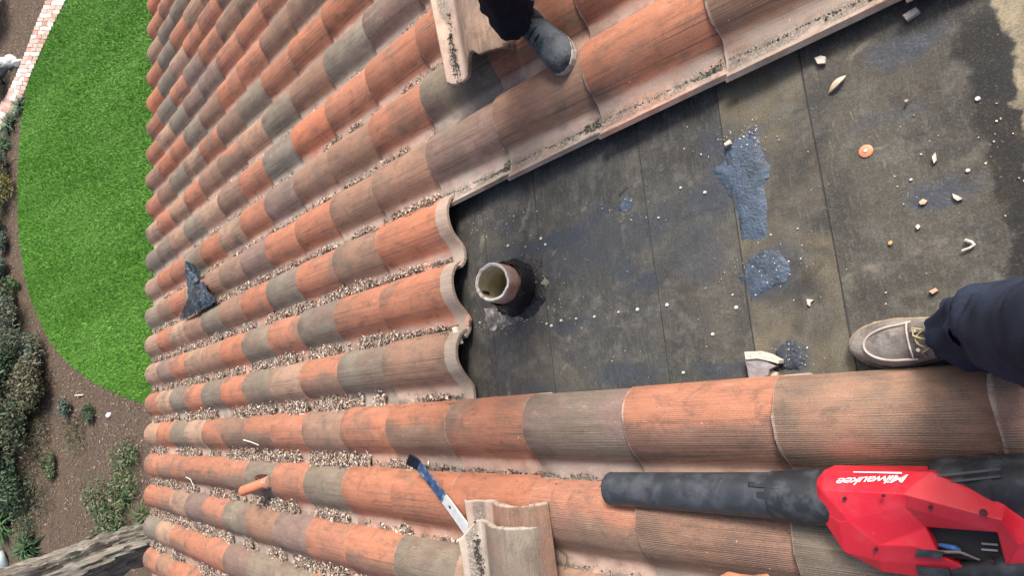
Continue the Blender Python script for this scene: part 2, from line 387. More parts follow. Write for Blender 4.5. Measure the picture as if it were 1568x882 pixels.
# ------------------------------------------------------------------ plants
def leaf_mesh(pos, size, palette, up=.3, aspect=(.3, .5)): return flakes(pos, size, up, palette, aspect)
M_LEAF = vcol_mat('foliage', .6)
M_STEM = simple('stem_bark', (.10, .075, .05), .9)
def shrub(label, centre, r, h, n, size, palette, group=None, cat='shrub', aspect=(.3, .5), flat=.8):
    o = bpy.data.objects.new('shrub', None); COL.objects.link(o); o.location = (centre[0], centre[1], 0); tag(o, label, cat, group)
    r *= 1.55; h *= 1.35; n = int(n*1.7)
    lobes = [(random.uniform(-.55, .55)*r, random.uniform(-.55, .55)*r, random.uniform(.4, .75)*h, random.uniform(.4, .62)) for _ in range(9)]
    P = []
    while len(P) < n:
        x, y, z, k = random.choice(lobes); d = Vector((random.gauss(0, 1), random.gauss(0, 1), random.gauss(0, 1))).normalized()
        q = random.random()**.35*(.8+.4*mnoise.noise(d*2.5+Vector((x*3, y*3, z))))
        p = (x+d.x*r*k*q, y+d.y*r*k*q, z+d.z*h*.5*k*q*1.3)
        if p[2] > .01: P.append(p)
    v, f, c = flakes(P, size, flat, palette, aspect)
    link('foliage', np_mesh('foliage', v, f, 3, M_LEAF, c), o)
    m = MB()
    for _ in range(7):
        x, y, z, k = random.choice(lobes); m.tube([(0, 0, 0), (x*.4, y*.4, z*.5), (x, y, z*1.1)], [.02, .014, .006], 6)
    m.build('stem', M_STEM, o); return o
def strap_plant(label, centre, n, length, palette, cat='plant', group=None, wd=.018):
    o = bpy.data.objects.new('strap_leaf_plant', None); COL.objects.link(o); o.location = (centre[0], centre[1], 0); tag(o, label, cat, group)
    vs = []; fs = []; cs = []
    for _ in range(n):
        a = random.uniform(0, 2*math.pi); l = length*random.uniform(.6, 1.1); el = random.uniform(.5, 1.2); b = len(vs)
        bx, by = random.uniform(-.08, .08), random.uniform(-.08, .08); t = random.choice(palette); k = random.uniform(.7, 1.3)
        for q in range(4):
            s_ = q/3; r_ = l*(s_*math.cos(el)+.25*s_*s_); z = l*(math.sin(el)*s_-.55*s_*s_); w_ = wd*(1-s_*s_*.95)
            for sg in (-1, 1):
                vs.append((bx+r_*math.cos(a)-sg*w_*math.sin(a), by+r_*math.sin(a)+sg*w_*math.cos(a), max(.01, z+.02))); cs.append([x*k for x in t])
        for q in range(3): fs.append((b+2*q, b+2*q+1, b+2*q+3, b+2*q+2))
    link('leaf_tuft', np_mesh('leaf_tuft', np.array(vs), np.array(fs), 4, M_LEAF, np.clip(np.array(cs), 0, 1)), o); return o
DK = [(.022, .05, .022), (.035, .075, .03), (.05, .10, .04), (.015, .035, .018)]
GG = [(.07, .11, .08), (.10, .14, .11), (.05, .08, .06), (.13, .17, .14)]
MG = [(.06, .13, .035), (.09, .17, .05), (.04, .09, .028)]
YG = [(.20, .19, .05), (.28, .24, .07), (.12, .14, .04)]
OL = [(.09, .10, .05), (.12, .12, .07), (.06, .07, .035), (.16, .13, .08)]
def gp(x, y): return ground_at(x, y).to_2d()
shrub('grey-green shrub by the brick path at the top left corner', gp(-2, 22), .6, .5, 2600, (.04, .09), GG)
shrub('dark green large shrub left of the lawn tip', gp(16, 580), .85, .8, 4200, (.05, .11), DK)
shrub('olive brown low shrub beside the large dark one', gp(62, 585), .5, .4, 2600, (.04, .09), OL)
shrub('dark shrub at the left edge above the ferns', gp(12, 690), .75, .75, 3600, (.05, .11), DK+GG[:1])
shrub('olive-green wispy shrub at the lawn edge', gp(30, 505), .55, .35, 2200, (.03, .08), OL+GG)
shrub('bluish green small shrub beside the white rocks', gp(6, 127), .32, .3, 1100, (.03, .07), DK)
shrub('grey-green feathery shrub left of the lawn', gp(14, 252), .42, .35, 2000, (.05, .10), GG, aspect=(.12, .25))
shrub('yellowing bronze shrub left of the lawn', gp(12, 300), .38, .32, 1700, (.03, .06), YG)
shrub('small dark green shrub under the yellowing one', gp(6, 345), .33, .34, 1500, (.04, .07), [(.02, .07, .02), (.03, .10, .03), (.015, .04, .015)])
shrub('pale blue-green dwarf shrub beneath the small dark one', gp(14, 372), .2, .18, 700, (.03, .06), GG)
shrub('tiny bright green seedling clump near the lawn edge', gp(27, 437), .17, .15, 600, (.03, .06), MG)
shrub('round silver-green dwarf shrub on the mulch below the lawn', gp(108, 626), .17, .16, 700, (.03, .05), GG)
shrub('little dark green sprout on the mulch below the lawn', gp(142, 633), .13, .12, 420, (.03, .05), DK)
shrub('low green weed patch on the mulch near the eave', gp(78, 716), .22, .1, 420, (.04, .08), MG+OL)
shrub('weedy green patch just outside the eave', gp(196, 718), .42, .12, 800, (.03, .08), OL+MG)
shrub('green weeds above the grey tree trunk', gp(166, 790), .5, .16, 1100, (.04, .09), MG+OL)
for q_, (px_, py_, r_, pal_, lab_) in enumerate([(34, 545, .55, DK, 'dark green bushy shrub close to the lawn tip'), (40, 640, .6, DK+OL, 'dark olive shrub behind the large dark one'), (6, 530, .6, DK+GG[:1], 'deep green shrub on the left edge beside the wispy one'),
        (30, 745, .5, DK, 'low dark shrub on the left edge above the bright clump'), (4, 410, .35, GG+DK, 'blue-green shrub on the left edge by the seedling'), (20, 465, .4, OL+DK, 'brownish green shrub just under the seedling clump'), (8, 640, .7, DK, 'dense dark shrub filling the left edge'), (60, 545, .35, GG+OL, 'thin grey twiggy shrub on the mulch by the lawn curve')]):
    shrub(lab_, gp(px_, py_), r_, r_*.8, int(3200*r_), (.04, .10), pal_)
shrub('dry brown brush patch on the mulch under the dark shrubs', gp(62, 690), .5, .12, 900, (.03, .09), OL+[(.20, .14, .09), (.14, .09, .06)], aspect=(.1, .25))
shrub('low tangled olive brush beside the bright clump', gp(52, 775), .5, .16, 1000, (.03, .09), OL+DK, aspect=(.12, .3))
shrub('sparse dry weeds on the mulch below the lawn tip', gp(118, 668), .4, .07, 500, (.03, .08), OL+[(.22, .15, .10)], aspect=(.1, .25))
strap_plant('tufted green strap-leaf plant between path and lawn', gp(32, 163), 60, .34, MG+GG)
strap_plant('tufted green plant with white blooms beside the path', gp(18, 190), 110, .42, MG+GG)
strap_plant('dark strap-leaf plant at the left edge under the path', gp(10, 222), 70, .4, DK+MG)
strap_plant('dark green fern-like plant above the trunk at lower left', gp(48, 838), 120, .5, DK+MG, wd=.03)
strap_plant('bright green leafy clump at the left edge near the ferns', gp(10, 800), 110, .5, MG+DK, wd=.03)
strap_plant('arching green grass tuft on the mulch by the eave', gp(196, 762), 70, .38, MG+OL, wd=.012)
strap_plant('green grass tuft beside the trunk near the eave', gp(222, 792), 70, .36, MG+OL, wd=.012)
strap_plant('straggly grass tuft below the lawn tip', gp(60, 650), 60, .3, OL+MG, wd=.012)

def rock(name, label, cat, c, r, mat, squash=.6):
    bm = bmesh.new(); bmesh.ops.create_icosphere(bm, subdivisions=3, radius=1)
    sd = random.uniform(0, 50)
    for vv in bm.verts:
        d = vv.co.copy(); k = 1+.28*mnoise.noise(d*1.3+Vector((sd, 0, 0)))+.1*mnoise.noise(d*4+Vector((0, sd, 0)))
        vv.co = Vector((d.x*r[0]*k, d.y*r[1]*k, max(-.3*r[2], d.z*r[2]*k)+.25*r[2]))
    me = bpy.data.meshes.new(name); bm.to_mesh(me); bm.free(); me.materials.append(mat)
    me.polygons.foreach_set('use_smooth', [True]*len(me.polygons))
    o = link(name, me); o.location = c; return tag(o, label, cat)
M_ROCKW = simple('white_rock', (.74, .72, .68), .8, var=.15, scale=8, bump=.3)
M_ROCKB = simple('blue_grey_rock', (.42, .46, .50), .8, var=.25, scale=9, bump=.3, c2=(.75, .75, .74))
a_ = gp(20, 95); rock('garden_rock', 'white rounded garden rock touching the brick path', 'rock', (a_.x, a_.y, 0), (.19, .15, .14), M_ROCKW)
a_ = gp(30, 97); rock('garden_rock', 'small narrow white rock squeezed against the path edge', 'rock', (a_.x, a_.y, 0), (.15, .08, .11), M_ROCKW)
a_ = gp(6, 103); rock('garden_rock', 'larger grey-blue rock with white rim left of the white ones', 'rock', (a_.x, a_.y, 0), (.26, .22, .2), M_ROCKB)
a_ = gp(168, 636); rock('garden_rock', 'small pale stone on the mulch just under the lawn curve', 'rock', (a_.x, a_.y, 0), (.06, .05, .05), M_ROCKW)

# pale sack at the lower left corner
sk = MB(); a_ = gp(4, 862); R_ = []
for i, (z, k) in enumerate([(0, .8), (.05, 1), (.14, 1.02), (.22, .9), (.27, .55)]):
    R_.append([(k*.33*math.cos(t)*(1+.08*math.sin(3*t+i)), k*.24*math.sin(t)*(1+.06*math.cos(4*t+i)), z+.02*math.sin(2*t+i)) for t in [2*math.pi*q/20 for q in range(20)]])
sk.rings(R_)
so = bpy.data.objects.new('garden_sack', None); COL.objects.link(so); so.location = (a_.x, a_.y, 0)
tag(so, 'pale blue-white filled sack with dark blue print beside the ferns', 'sack')
sk.build('sack_body', simple('woven_plastic', (.52, .62, .66), .5, var=.12, scale=9, bump=.3), so, 60)
sk = MB(); sk.slab([(-.12, -.06), (.02, -.1), (.06, 0), (.0, .06), (-.05, .02), (-.11, .05)], .276, .283); sk.build('print', simple('navy_print', (.02, .03, .10), .5), so)

# gnarled tree outside the eave
def gnarled_tree():
    o = bpy.data.objects.new('tree', None); COL.objects.link(o); o.location = (7.05, 1.42, 0)
    tag(o, 'old grey tree with twisted furrowed trunk rising beyond the eave', 'tree')
    m = MB(); rings = []; n = 56
    for i in range(90):
        t = i/89; z = t*4.9
        cx = .10*math.sin(z*1.3)-.02*z; cy = -.05*z+.06*math.sin(z*1.9+1)
        r0 = .225-.012*z+.10*math.exp(-z*2.2)
        ring = []
        for q in range(n):
            th = 2*math.pi*q/n; tw = th+z*.42
            rr = r0*(1+.12*math.sin(2*tw+1)+.09*math.sin(5*tw+.6*math.sin(z*2))+.05*math.sin(11*tw+2*math.sin(z*3)))
            d = Vector((math.cos(tw)*2.2, math.sin(tw)*2.2, z*.9)); rr *= 1+.2*mnoise.noise(d*1.2)
            d = Vector((math.cos(tw)*9, math.sin(tw)*9, z*1.6)); rr += .075*abs(mnoise.noise(d))-.022
            d = Vector((math.cos(tw)*22, math.sin(tw)*22, z*5)); rr += .022*mnoise.noise(d)
            ring.append((cx+rr*math.cos(th), cy+rr*math.sin(th), z))
        rings.append(ring)
    m.rings(rings)
    k = NT('furrowed_bark', .95); p = k.coord(); q = k.vmath('MULTIPLY', p, (9, 9, 1.3))
    n1 = k.noise(q, 3, 6, .65, .8); n2 = k.noise(p, 5, 4)
    c = k.ramp(n1, [(.34, (.05, .04, .034)), (.47, (.26, .225, .195)), (.66, (.46, .42, .37))])
    k.col(k.mix(k.rng(n2, .45, .65, 0, .5), c, (.26, .27, .22))); k.bump(n1, 1.0, .03)
    m.build('trunk', k.m, o, 50)
    top = Vector((.0, -.3, 4.8)); limbs = []
    for i in range(5):
        a = i*1.3+.4; e = top+Vector((math.cos(a)*.9+.5, math.sin(a)*.9, 1.0+.2*i)); limbs.append(e)
        b = MB(); b.tube([top-Vector((0, 0, .25)), top.lerp(e, .5)+Vector((0, 0, .12)), e], [.085, .055, .025], 9, wob=.08); b.build('limb', k.m, o, 50)
    P = []
    for e in limbs+[top+Vector((.6, 0, 1.3))]:
        for _ in range(700):
            d = Vector((random.gauss(0, 1), random.gauss(0, 1), random.gauss(0, .7))).normalized()*(.65*random.random()**.4)
            P.append(e+d)
    v, f, c = flakes([tuple(x) for x in P], (.05, .1), .8, OL+GG, (.2, .4)); link('crown', np_mesh('crown', v, f, 3, M_LEAF, c), o)
gnarled_tree()

# ------------------------------------------------------------------ house: deck, felt, fascia, wall, tiles
house = bpy.data.objects.new('house', None); COL.objects.link(house); house.location = (1.5, -2, 0)
tag(house, 'house roof of red and grey clay S tiles, partly stripped to black felt', 'house')
HI = Matrix.Translation((-1.5, 2, 0))
def on_house(name, mesh, m, parent=None):                # m in the roof frame
    o = link(name, mesh, parent or house); o.matrix_local = (HI @ RM @ m) if parent is None else m; return o
U_END = 14*L
d = MB(); d.box(((U_END-.02-3.2)/2, -1.75, -.052), (U_END-.02+3.2, 8.1, .03)); on_house('roof_deck', d.mesh('roof_deck', M_WOODP), Matrix())
d = MB(); d.box((U_END-.03, -1.75, -.14), (.03, 8.1, .14)); on_house('fascia', d.mesh('fascia', M_WOODP), Matrix())
d = MB(); wx = 4.35; d.box((wx-1.5, 0.25, 1.35), (.2, 7.6, 2.7)); d.build('wall', M_STUCCO, house)
d = MB(); d.box((wx+.35-1.5, .25, 2.78), (.9, 8.0, .02)); d.build('soffit', M_WOODP, house)

# felt sheets, each upslope one lapped over the one below: (lower edge u, tint)
LAPS = [(5.25, (.05, .05, .048)), (2.2, (.05, .05, .048)), (.961, (.060, .061, .059)), (.70, (.070, .071, .067)), (.292, (.076, .076, .070)),
        (.053, (.165, .138, .092)), (-.152, (.092, .083, .066)), (-.9, (.10, .09, .07))]
FELT = []
for q, (u1, tint) in enumerate(LAPS):
    u0 = LAPS[min(q+1, len(LAPS)-1)][0]-.14 if q < len(LAPS)-1 else -3.1
    zt = -.0345+q*.0022; nv = 60; vs = []; fs = []
    for b in range(nv+1):
        v_ = -5.6+7.7*b/nv; e = .004*mnoise.noise(Vector((v_*2.1, q*7.3, 0)))+.0025*mnoise.noise(Vector((v_*9, q*3.1, 5)))
        lift = .003*max(0, mnoise.noise(Vector((v_*3.3, q*5, 9))))
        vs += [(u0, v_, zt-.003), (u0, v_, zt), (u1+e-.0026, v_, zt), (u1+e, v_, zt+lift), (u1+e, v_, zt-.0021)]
    for b in range(nv):
        for a in range(4): fs.append((b*5+a, b*5+a+1, b*5+a+6, b*5+a+5))
    m = MB(); m.add(vs, fs); m.mi = [1 if a % 4 >= 2 else 0 for a in range(len(fs))]; o = on_house('felt_sheet', m.mesh('felt_sheet', [M_FELT, M_EDGESHADE]), Matrix()); o.color = (*tint, 1); FELT.append(o)
def felt_top(u):
    z = -.0345
    for q, (u1, _) in enumerate(LAPS):
        if u < u1: z = -.0345+q*.0022
    return z

def tile_mesh(seed, clip=False, broken=False, band=True):
    r = random.Random(seed); n = len(PROF); nor = []; arc = [0]
    for i in range(n):
        a = Vector(PROF[max(i-1, 0)]); b = Vector(PROF[min(i+1, n-1)]); t = (b-a).normalized(); nor.append(Vector((-t.y, t.x)))
        if i: arc.append(arc[-1]+(Vector(PROF[i])-Vector(PROF[i-1])).length)
    nor = [(-k if k.y < 0 else k) for k in nor]
    xs = [0, -.0045, -.12, -.25, -TLEN+.006, -TLEN]
    bm = bmesh.new(); uvl = bm.loops.layers.uv.new('UVMap'); top = []; bot = []
    sag = r.uniform(-.002, .002); wv = r.uniform(0, 9); sc = 1+r.uniform(-.004, .004)
    for k, x in enumerate(xs):
        tr = []; br = []
        for i, (pv, pz) in enumerate(PROF):
            e = 0
            if k == 0: e = .006*mnoise.noise(Vector((arc[i]*14, wv, 0)))+.0035*mnoise.noise(Vector((arc[i]*60, wv, 3)))-.006*max(0, mnoise.noise(Vector((arc[i]*30, wv, 8)))-.25)
            if k == len(xs)-1: e = -.005*mnoise.noise(Vector((arc[i]*20, wv, 6)))
            if k >= len(xs)-2 and clip and pv > .13: e += (pv-.13)*1.1
            if k >= len(xs)-2 and broken: e += .045*max(0, mnoise.noise(Vector((arc[i]*9, wv+20, 1)))+.1)+(.015 if .02 < pv < .1 else 0)
            off = -.0035 if k in (0, len(xs)-1) else 0
            tap = (.010+.022*x/TLEN)*max(0, min(1, (pv-.15)/.03))
            X = x+e; Z = TSL*X+sag*math.sin(math.pi*x/TLEN)
            p = Vector((pv*sc+tap, pz))+nor[i]*off; q = Vector((pv*sc+tap, pz))-nor[i]*TTH
            tr.append(bm.verts.new((X, p.x, p.y+Z))); br.append(bm.verts.new((X, q.x, q.y+Z)))
        top.append(tr); bot.append(br)
    def face(vs, uvs):
        f = bm.faces.new(vs)
        for lp, u in zip(f.loops, uvs): lp[uvl].uv = u
        f.smooth = True; return f
    K = len(xs)
    if not band: xs = [max(x, -L) for x in xs]
    for k in range(K-1):
        for i in range(n-1):
            U = [(-xs[k], arc[i]), (-xs[k], arc[i+1]), (-xs[k+1], arc[i+1]), (-xs[k+1], arc[i])]
            face([top[k][i], top[k][i+1], top[k+1][i+1], top[k+1][i]], U)
            face([bot[k+1][i], bot[k+1][i+1], bot[k][i+1], bot[k][i]], [U[3], U[2], U[1], U[0]])
        for i, fl in ((0, 0), (n-1, 1)):
            U = [(-xs[k], arc[i]), (-xs[k], arc[i]+.01), (-xs[k+1], arc[i]+.01), (-xs[k+1], arc[i])]
            face([top[k][i], bot[k][i], bot[k+1][i], top[k+1][i]] if fl else [bot[k][i], top[k][i], top[k+1][i], bot[k+1][i]], U)
    for k in (0, K-1):
        for i in range(n-1): face([top[k][i], bot[k][i], bot[k][i+1], top[k][i+1]], [(-xs[k], arc[i]), (-xs[k], arc[i]), (-xs[k], arc[i+1]), (-xs[k], arc[i+1])])
    bmesh.ops.recalc_face_normals(bm, faces=bm.faces)
    me = bpy.data.meshes.new('roof_tile'); bm.to_mesh(me); bm.free(); me.materials.append(M_TILE)
    me.set_sharp_from_angle(angle=math.radians(48)); return me
TILES = [tile_mesh(i) for i in range(8)]
TONE = {'R': ((.43, .168, .096), .05), 'O': ((.47, .165, .085), .0), 'B': ((.31, .175, .118), .08), 'T': ((.40, .25, .172), .06),
        'G': ((.225, .192, .148), .12), 'P': ((.25, .162, .136), .14), 'M': ((.41, .168, .098), 1.0)}
MAP = {-15: '..............R.', -14: '.............G.T', -13: '............TRG.', -12: '...........RRTG.', -11: '.........TBRPRGR', -10: '........RRRPPGT.',
       -9: '.......BBRRBGROB', -8: '......ORRGBR.GB.', -7: '.....PGBGT.BRTRT', -6: '....RRROGRB.GTGG', -5: '...RGRBBPR.RGRR.', -4: '.BRBPBBRRPBB..B.',
       -3: '.B...OBRGRBGBTR.', -2: '.....ORGRGRBTRP.', -1: '.....BGMTGRGRGT.', 0: 'BBMPRMRBRMBRTGRT', 1: '.GBMRRRGRGMMMRM.', 2: '.....GMRPB.MPTM.',
       3: '.........GPRRMT.', 4: '.............RBR'}
tr_ = random.Random(11); spare = []
def jitter_color(code, r):
    c, al = TONE[code]; k = r.uniform(.88, 1.12); h = r.uniform(-.05, .05)
    return (c[0]*k*(1+h), c[1]*k, c[2]*k*(1-h), al if al > .9 else max(0, al+r.uniform(-.08, .08)))
placed = []
for j in range(-19, 6):
    for i in range(-4, 15):
        if j in (-3, -2, -1) and i < 4: continue
        code = MAP.get(j, '................')[i+1] if -1 <= i < 15 else '.'
        if code == '.': code = tr_.choice('RRRRBBTTGGPMO')
        p = project(((i-.5)*L, j*W, .05))
        m = Matrix.Translation((i*L+tr_.uniform(-.006, .006), j*W+tr_.uniform(-.0018, .0018)+.005*mnoise.noise(Vector((i*.35, j*.8, 3))), tr_.uniform(0, .003))) @ Matrix.Rotation(math.radians(tr_.uniform(-.55, .55)), 4, 'Z')
        placed.append((-60 < p[0] < 1700 and -130 < p[1] < 1010, m, tr_.choice(TILES), jitter_color(code, tr_)))
for vis, m, me, colr in placed:
    if vis:
        o = on_house('roof_tile', me, m); o.color = colr
# the courses outside the picture, joined
vv = []; ff = []; uvs = []
for vis, m, me, colr in placed:
    if not vis:
        b = len(vv); vv += [m @ x.co for x in me.vertices]; ff += [tuple(i+b for i in p.vertices) for p in me.polygons]; uvs += [tuple(x.uv) for x in me.uv_layers[0].data]
me = bpy.data.meshes.new('roof_tile_field'); me.from_pydata(vv, [], ff); ul = me.uv_layers.new(name='UVMap'); ul.data.foreach_set('uv', np.array(uvs, 'f').ravel())
me.materials.append(M_TILE); me.polygons.foreach_set('use_smooth', [True]*len(ff)); me.set_sharp_from_angle(angle=math.radians(48))
o = on_house('roof_tile_field', me, Matrix()); o.color = (.36, .21, .15, .2); o['kind'] = 'stuff'

# --- mastic patches on the felt (parts of the house, a skin of tar with a ragged edge)
def tar_material(name, c, c2, rough):
    k = NT(name, rough, spec=.5); p = k.coord(); n1 = k.noise(p, 30, 5, .65); n2 = k.noise(p, 130, 4, .65)
    c_ = k.ramp(n1, [(.3, c), (.55, tuple((a+b)/2 for a, b in zip(c, c2))), (.7, c2)])
    n0 = k.noise(p, 9, 4, .65, .6); c_ = k.mix(k.rng(n0, .50, .66, 0, .75), c_, tuple(.45*a for a in c))
    c_ = k.mix(k.math('MULTIPLY', k.rng(k.noise(p, 260, 3, .7), .52, .66), k.rng(n0, .45, .6)), c_, (.015, .017, .02))
    k.col(k.mix(k.rng(n2, .60, .72, 0, .6), c_, (.22, .23, .24))); k.bump(k.math('ADD', n1, n2), .9, .004); return k.m
M_TARB = tar_material('blue_grey_mastic', (.042, .060, .088), (.085, .125, .18), .45)
M_TARD = tar_material('blue_black_mastic', (.022, .028, .038), (.05, .065, .09), .5)
def patch(name, px, mat, th=.0012, rag=.009):
    P = [at(x, y, -.02) for x, y in px]; c = sum(P, Vector())/len(P); Q = []
    for i in range(len(P)):
        a, b = P[i], P[(i+1) % len(P)]
        for s_ in range(7):
            q = a.lerp(b, s_/7); e = rag*(mnoise.noise(Vector((q.x*45, q.y*45, 2)))+.6*mnoise.noise(Vector((q.x*130, q.y*130, 7)))); dd = (q-c).normalized(); Q.append(q+dd*e)
    z = max(felt_top(q.x) for q in Q); m = MB(); n = len(Q)
    vs = [(q.x, q.y, felt_top(q.x)-.001) for q in Q]+[(c.x+(q.x-c.x)*.95, c.y+(q.y-c.y)*.95, felt_top(q.x)+th*(1+.15*mnoise.noise(q*30))) for q in Q]
    vs += [(c.x+(q.x-c.x)*.5, c.y+(q.y-c.y)*.5, felt_top(c.x+(q.x-c.x)*.5)+th*(1.1+.12*mnoise.noise(q*30+Vector((3, 0, 0))))) for q in Q]+[(c.x, c.y, felt_top(c.x)+th*1.2)]
    fs = []
    for k in (0, 1):
        for i in range(n): fs.append((k*n+i, k*n+(i+1) % n, (k+1)*n+(i+1) % n, (k+1)*n+i))
    for i in range(n): fs.append((2*n+i, 2*n+(i+1) % n, 3*n))
    m.add(vs, fs); return on_house(name, m.mesh(name, mat, 60), Matrix())
patch('mastic_patch', [(1150, 191), (1159, 194), (1163, 215), (1166, 228), (1173, 245), (1181, 258), (1180, 268), (1170, 280), (1174, 310), (1175, 340), (1174, 366), (1150, 368), (1135, 371), (1130, 340), (1124, 310), (1114, 298), (1103, 282), (1096, 266), (1089, 258), (1103, 248), (1112, 228), (1128, 211)], M_TARB)
patch('mastic_patch', [(1150, 394), (1166, 380), (1190, 384), (1204, 396), (1211, 415), (1200, 434), (1176, 445), (1158, 455), (1149, 462), (1139, 432), (1128, 425), (1138, 412)], M_TARB, rag=.009)
patch('mastic_patch', [(1192, 527), (1214, 522), (1232, 532), (1230, 552), (1222, 566), (1196, 568), (1186, 548)], M_TARD)
patch('mastic_patch', [(945, 318), (957, 299), (966, 303), (965, 322), (950, 326)], M_TARB)

# --- cap nails driven into the felt
M_NAIL = simple('galvanised_cap', (.58, .57, .54), .6, var=.2)
def nail(px, py, r=.0068, mat=M_WHITE):
    p = at(px, py, -.02); z = felt_top(p.x); m = MB()
    m.rings([[(r*k*math.cos(2*math.pi*q/12), r*k*math.sin(2*math.pi*q/12), h) for q in range(12)] for k, h in ((1, -.001), (1, .0025), (.75, .004))])
    return on_house('cap_nail', m.mesh('cap_nail', mat, 40), Matrix.Translation((p.x, p.y, z)))
for a_ in [(775, 376), (826, 365), (833, 374), (1041, 287), (1078, 294), (1007, 333), (908, 485), (945, 478), (974, 474), (1020, 467), (1045, 571), (857, 491), (880, 488), (834, 496), (842, 499), (731, 494), (1497, 151), (1482, 261), (1395, 275), (711, 395), (1090, 512), (1126, 471)]:
    nail(*a_, r=random.uniform(.0028, .0052), mat=M_NAIL)
M_ORANGE = simple('orange_plastic', (.70, .25, .14), .5, var=.1)
on_ = nail(1326, 231, .0135, M_ORANGE)
m = MB(); m.rings([[(.003*math.cos(2*math.pi*q/10), .003*math.sin(2*math.pi*q/10), h) for q in range(10)] for h in (.0035, .006)]); m.build('nail_head', M_WHITE, on_)

# ------------------------------------------------------------------ litter in the troughs
PV = np.array([p[0] for p in PROF]); PZ = np.array([p[1] for p in PROF])
def tile_z(u, v):
    """height of the tiled surface (arrays)"""
    u = np.asarray(u, float); v = np.asarray(v, float)
    i = np.ceil(u/L-1e-6); x = u-i*L
    best = np.full(u.shape, -.02)
    for dj in (-1, 0):
        j = np.floor((v+.087)/W)+dj; lv = v-j*W
        ok = (lv >= PV[0]) & (lv <= PV[-1]); best = np.maximum(best, np.where(ok, np.interp(lv, PV, PZ), -.02))
    return best+TSL*x
LIT = [(.60, .50, .41), (.07, .05, .04), (.46, .36, .29), (.27, .185, .14), (.13, .085, .065), (.60, .51, .43), (.05, .035, .03), (.34, .24, .18), (.19, .14, .115), (.42, .32, .255), (.09, .065, .05), (.52, .42, .345)]
DIRT = [(.07, .065, .055), (.12, .11, .09), (.04, .035, .03), (.17, .155, .13)]
def trough_litter(label, vi, spans, pal=LIT, size=(.006, .022)):
    P = []
    for (x0, x1, dens, wid) in spans:                 # from course x0 to x1 (in courses down from the camera), flakes per metre, half width
        n = int(abs(x1-x0)*L*dens); u = rng.uniform(min(x0, x1), max(x0, x1), n)*L
        cl = 1.35*np.array([mnoise.noise(Vector((a*4.5, vi*7.1, 0)))+.6*mnoise.noise(Vector((a*13, vi*3.3, 4))) for a in u])
        keep = rng.uniform(-.5, .35, n) < cl; u = u[keep]; cl = cl[keep]; n = len(u)
        cen = vi*W+.012; v = cen+rng.normal(0, .5, n)*wid*1.15; tz = tile_z(u, v)
        fill = (.014+.42*wid)*(.85+.4*np.clip(cl+.2, 0, 1)); ok = tz < fill+.004; u, v, tz, fill = u[ok], v[ok], tz[ok], fill[ok]; n = len(u)
        z = np.maximum(tz+.002, fill*rng.uniform(.72, 1.05, n)-(np.abs(v-cen)/.05)**2*.01)
        P.append(np.stack([u, v, z], 1))
    P = np.concatenate(P); v, f, c = flakes(P, size, .38, pal, (.3, .6))
    o = link('leaf_litter', np_mesh('leaf_litter', v, f, 3, M_LITTER, c)); o.matrix_world = RM
    return tag(o, label, 'leaf litter', 'leaf litter in the tile troughs', 'stuff')
H = 7400
trough_litter('dry leaf litter in the trough under the row with the clay tube', 1.5, [(14, 6.2, H, .030), (6.2, 5.0, H*.9, .026), (4.1, 3.7, H*.9, .02), (5, 3, 300, .012)])
trough_litter('dry leaf litter in the trough just above the clay tube row', .5, [(14, 5.0, H, .032), (5.0, 4.6, H, .026), (4.2, 3.8, H*.4, .014), (4.6, 3.2, 200, .01)])
trough_litter('dry leaf litter in the trough ending at the low corner of the felt', -.5, [(14, 4.6, H, .032), (4.6, 3.75, H*1.1, .026), (3.7, 3.1, 900, .01)])
trough_litter('dry leaf litter in the trough two rows above the low felt corner', -1.5, [(14, 4.2, H*.9, .028), (4.2, 3.7, 1800, .016), (3.7, 3.1, 1500, .010)])
trough_litter('dry leaf litter in the trough leading to the vent pipe', -2.5, [(14, 6, H*.85, .026), (6, 4.4, H*.9, .026), (4.4, 3.1, 1600, .012)])
trough_litter('dry leaf litter in the trough passing the black plastic scrap', -3.5, [(14, 8, H*.7, .022), (8, 6.4, H*.5, .018), (6.4, 3.0, 1300, .012)])
trough_litter('dry leaf litter in the lowest trough by the loose tiles', 2.5, [(14, 4, H*1.1, .032)])
trough_litter('dry leaf litter in the bottom left corner trough', 3.5, [(14, 7, H, .03)])
trough_litter('thin leaf litter in the trough above the black plastic scrap', -4.5, [(13, 8, 1000, .014), (8, 3, 600, .012)])
trough_litter('scattered leaf bits in the trough below the upper loose tile', -5.5, [(11, 6, 420, .012), (5.4, 4.4, 1800, .014), (4.2, 2.2, 350, .012)])
trough_litter('few leaf bits in the trough reaching the upper loose tile', -6.5, [(10, 3, 260, .012)])
# dark gritty dirt beside the lips of the exposed pans
def grit(label, pts_spans, pal=DIRT, size=(.003, .009)):
    P = []
    for (u0, u1, v0, v1, n) in pts_spans:
        u = rng.uniform(u0, u1, n); v = rng.uniform(v0, v1, n)+.006*np.sin(u*40)
        P.append(np.stack([u, v, tile_z(u, v)+rng.uniform(.0005, .005, n)], 1))
    v, f, c = flakes(np.concatenate(P), size, .6, pal, (.5, .9))
    o = link('gritty_dirt', np_mesh('gritty_dirt', v, f, 3, M_LITTER, c)); o.matrix_world = RM
    return tag(o, label, 'dirt', 'gritty dirt on the tiles', 'stuff')
va = -4*W
S_ = []
for i in range(-1, 5):
    S_ += [(i*L-.37, i*L-.02, va+.168, va+.178, 130), (i*L-.37, i*L-.22, va+.155, va+.177, 60), (i*L+.005, i*L+.07, va+.14, va+.18, 170), (i*L+.01, i*L+.04, va+.13, va+.18, 120)]
grit('dark grit along the lip of the tile row edging the bare felt', S_)
S_ = []
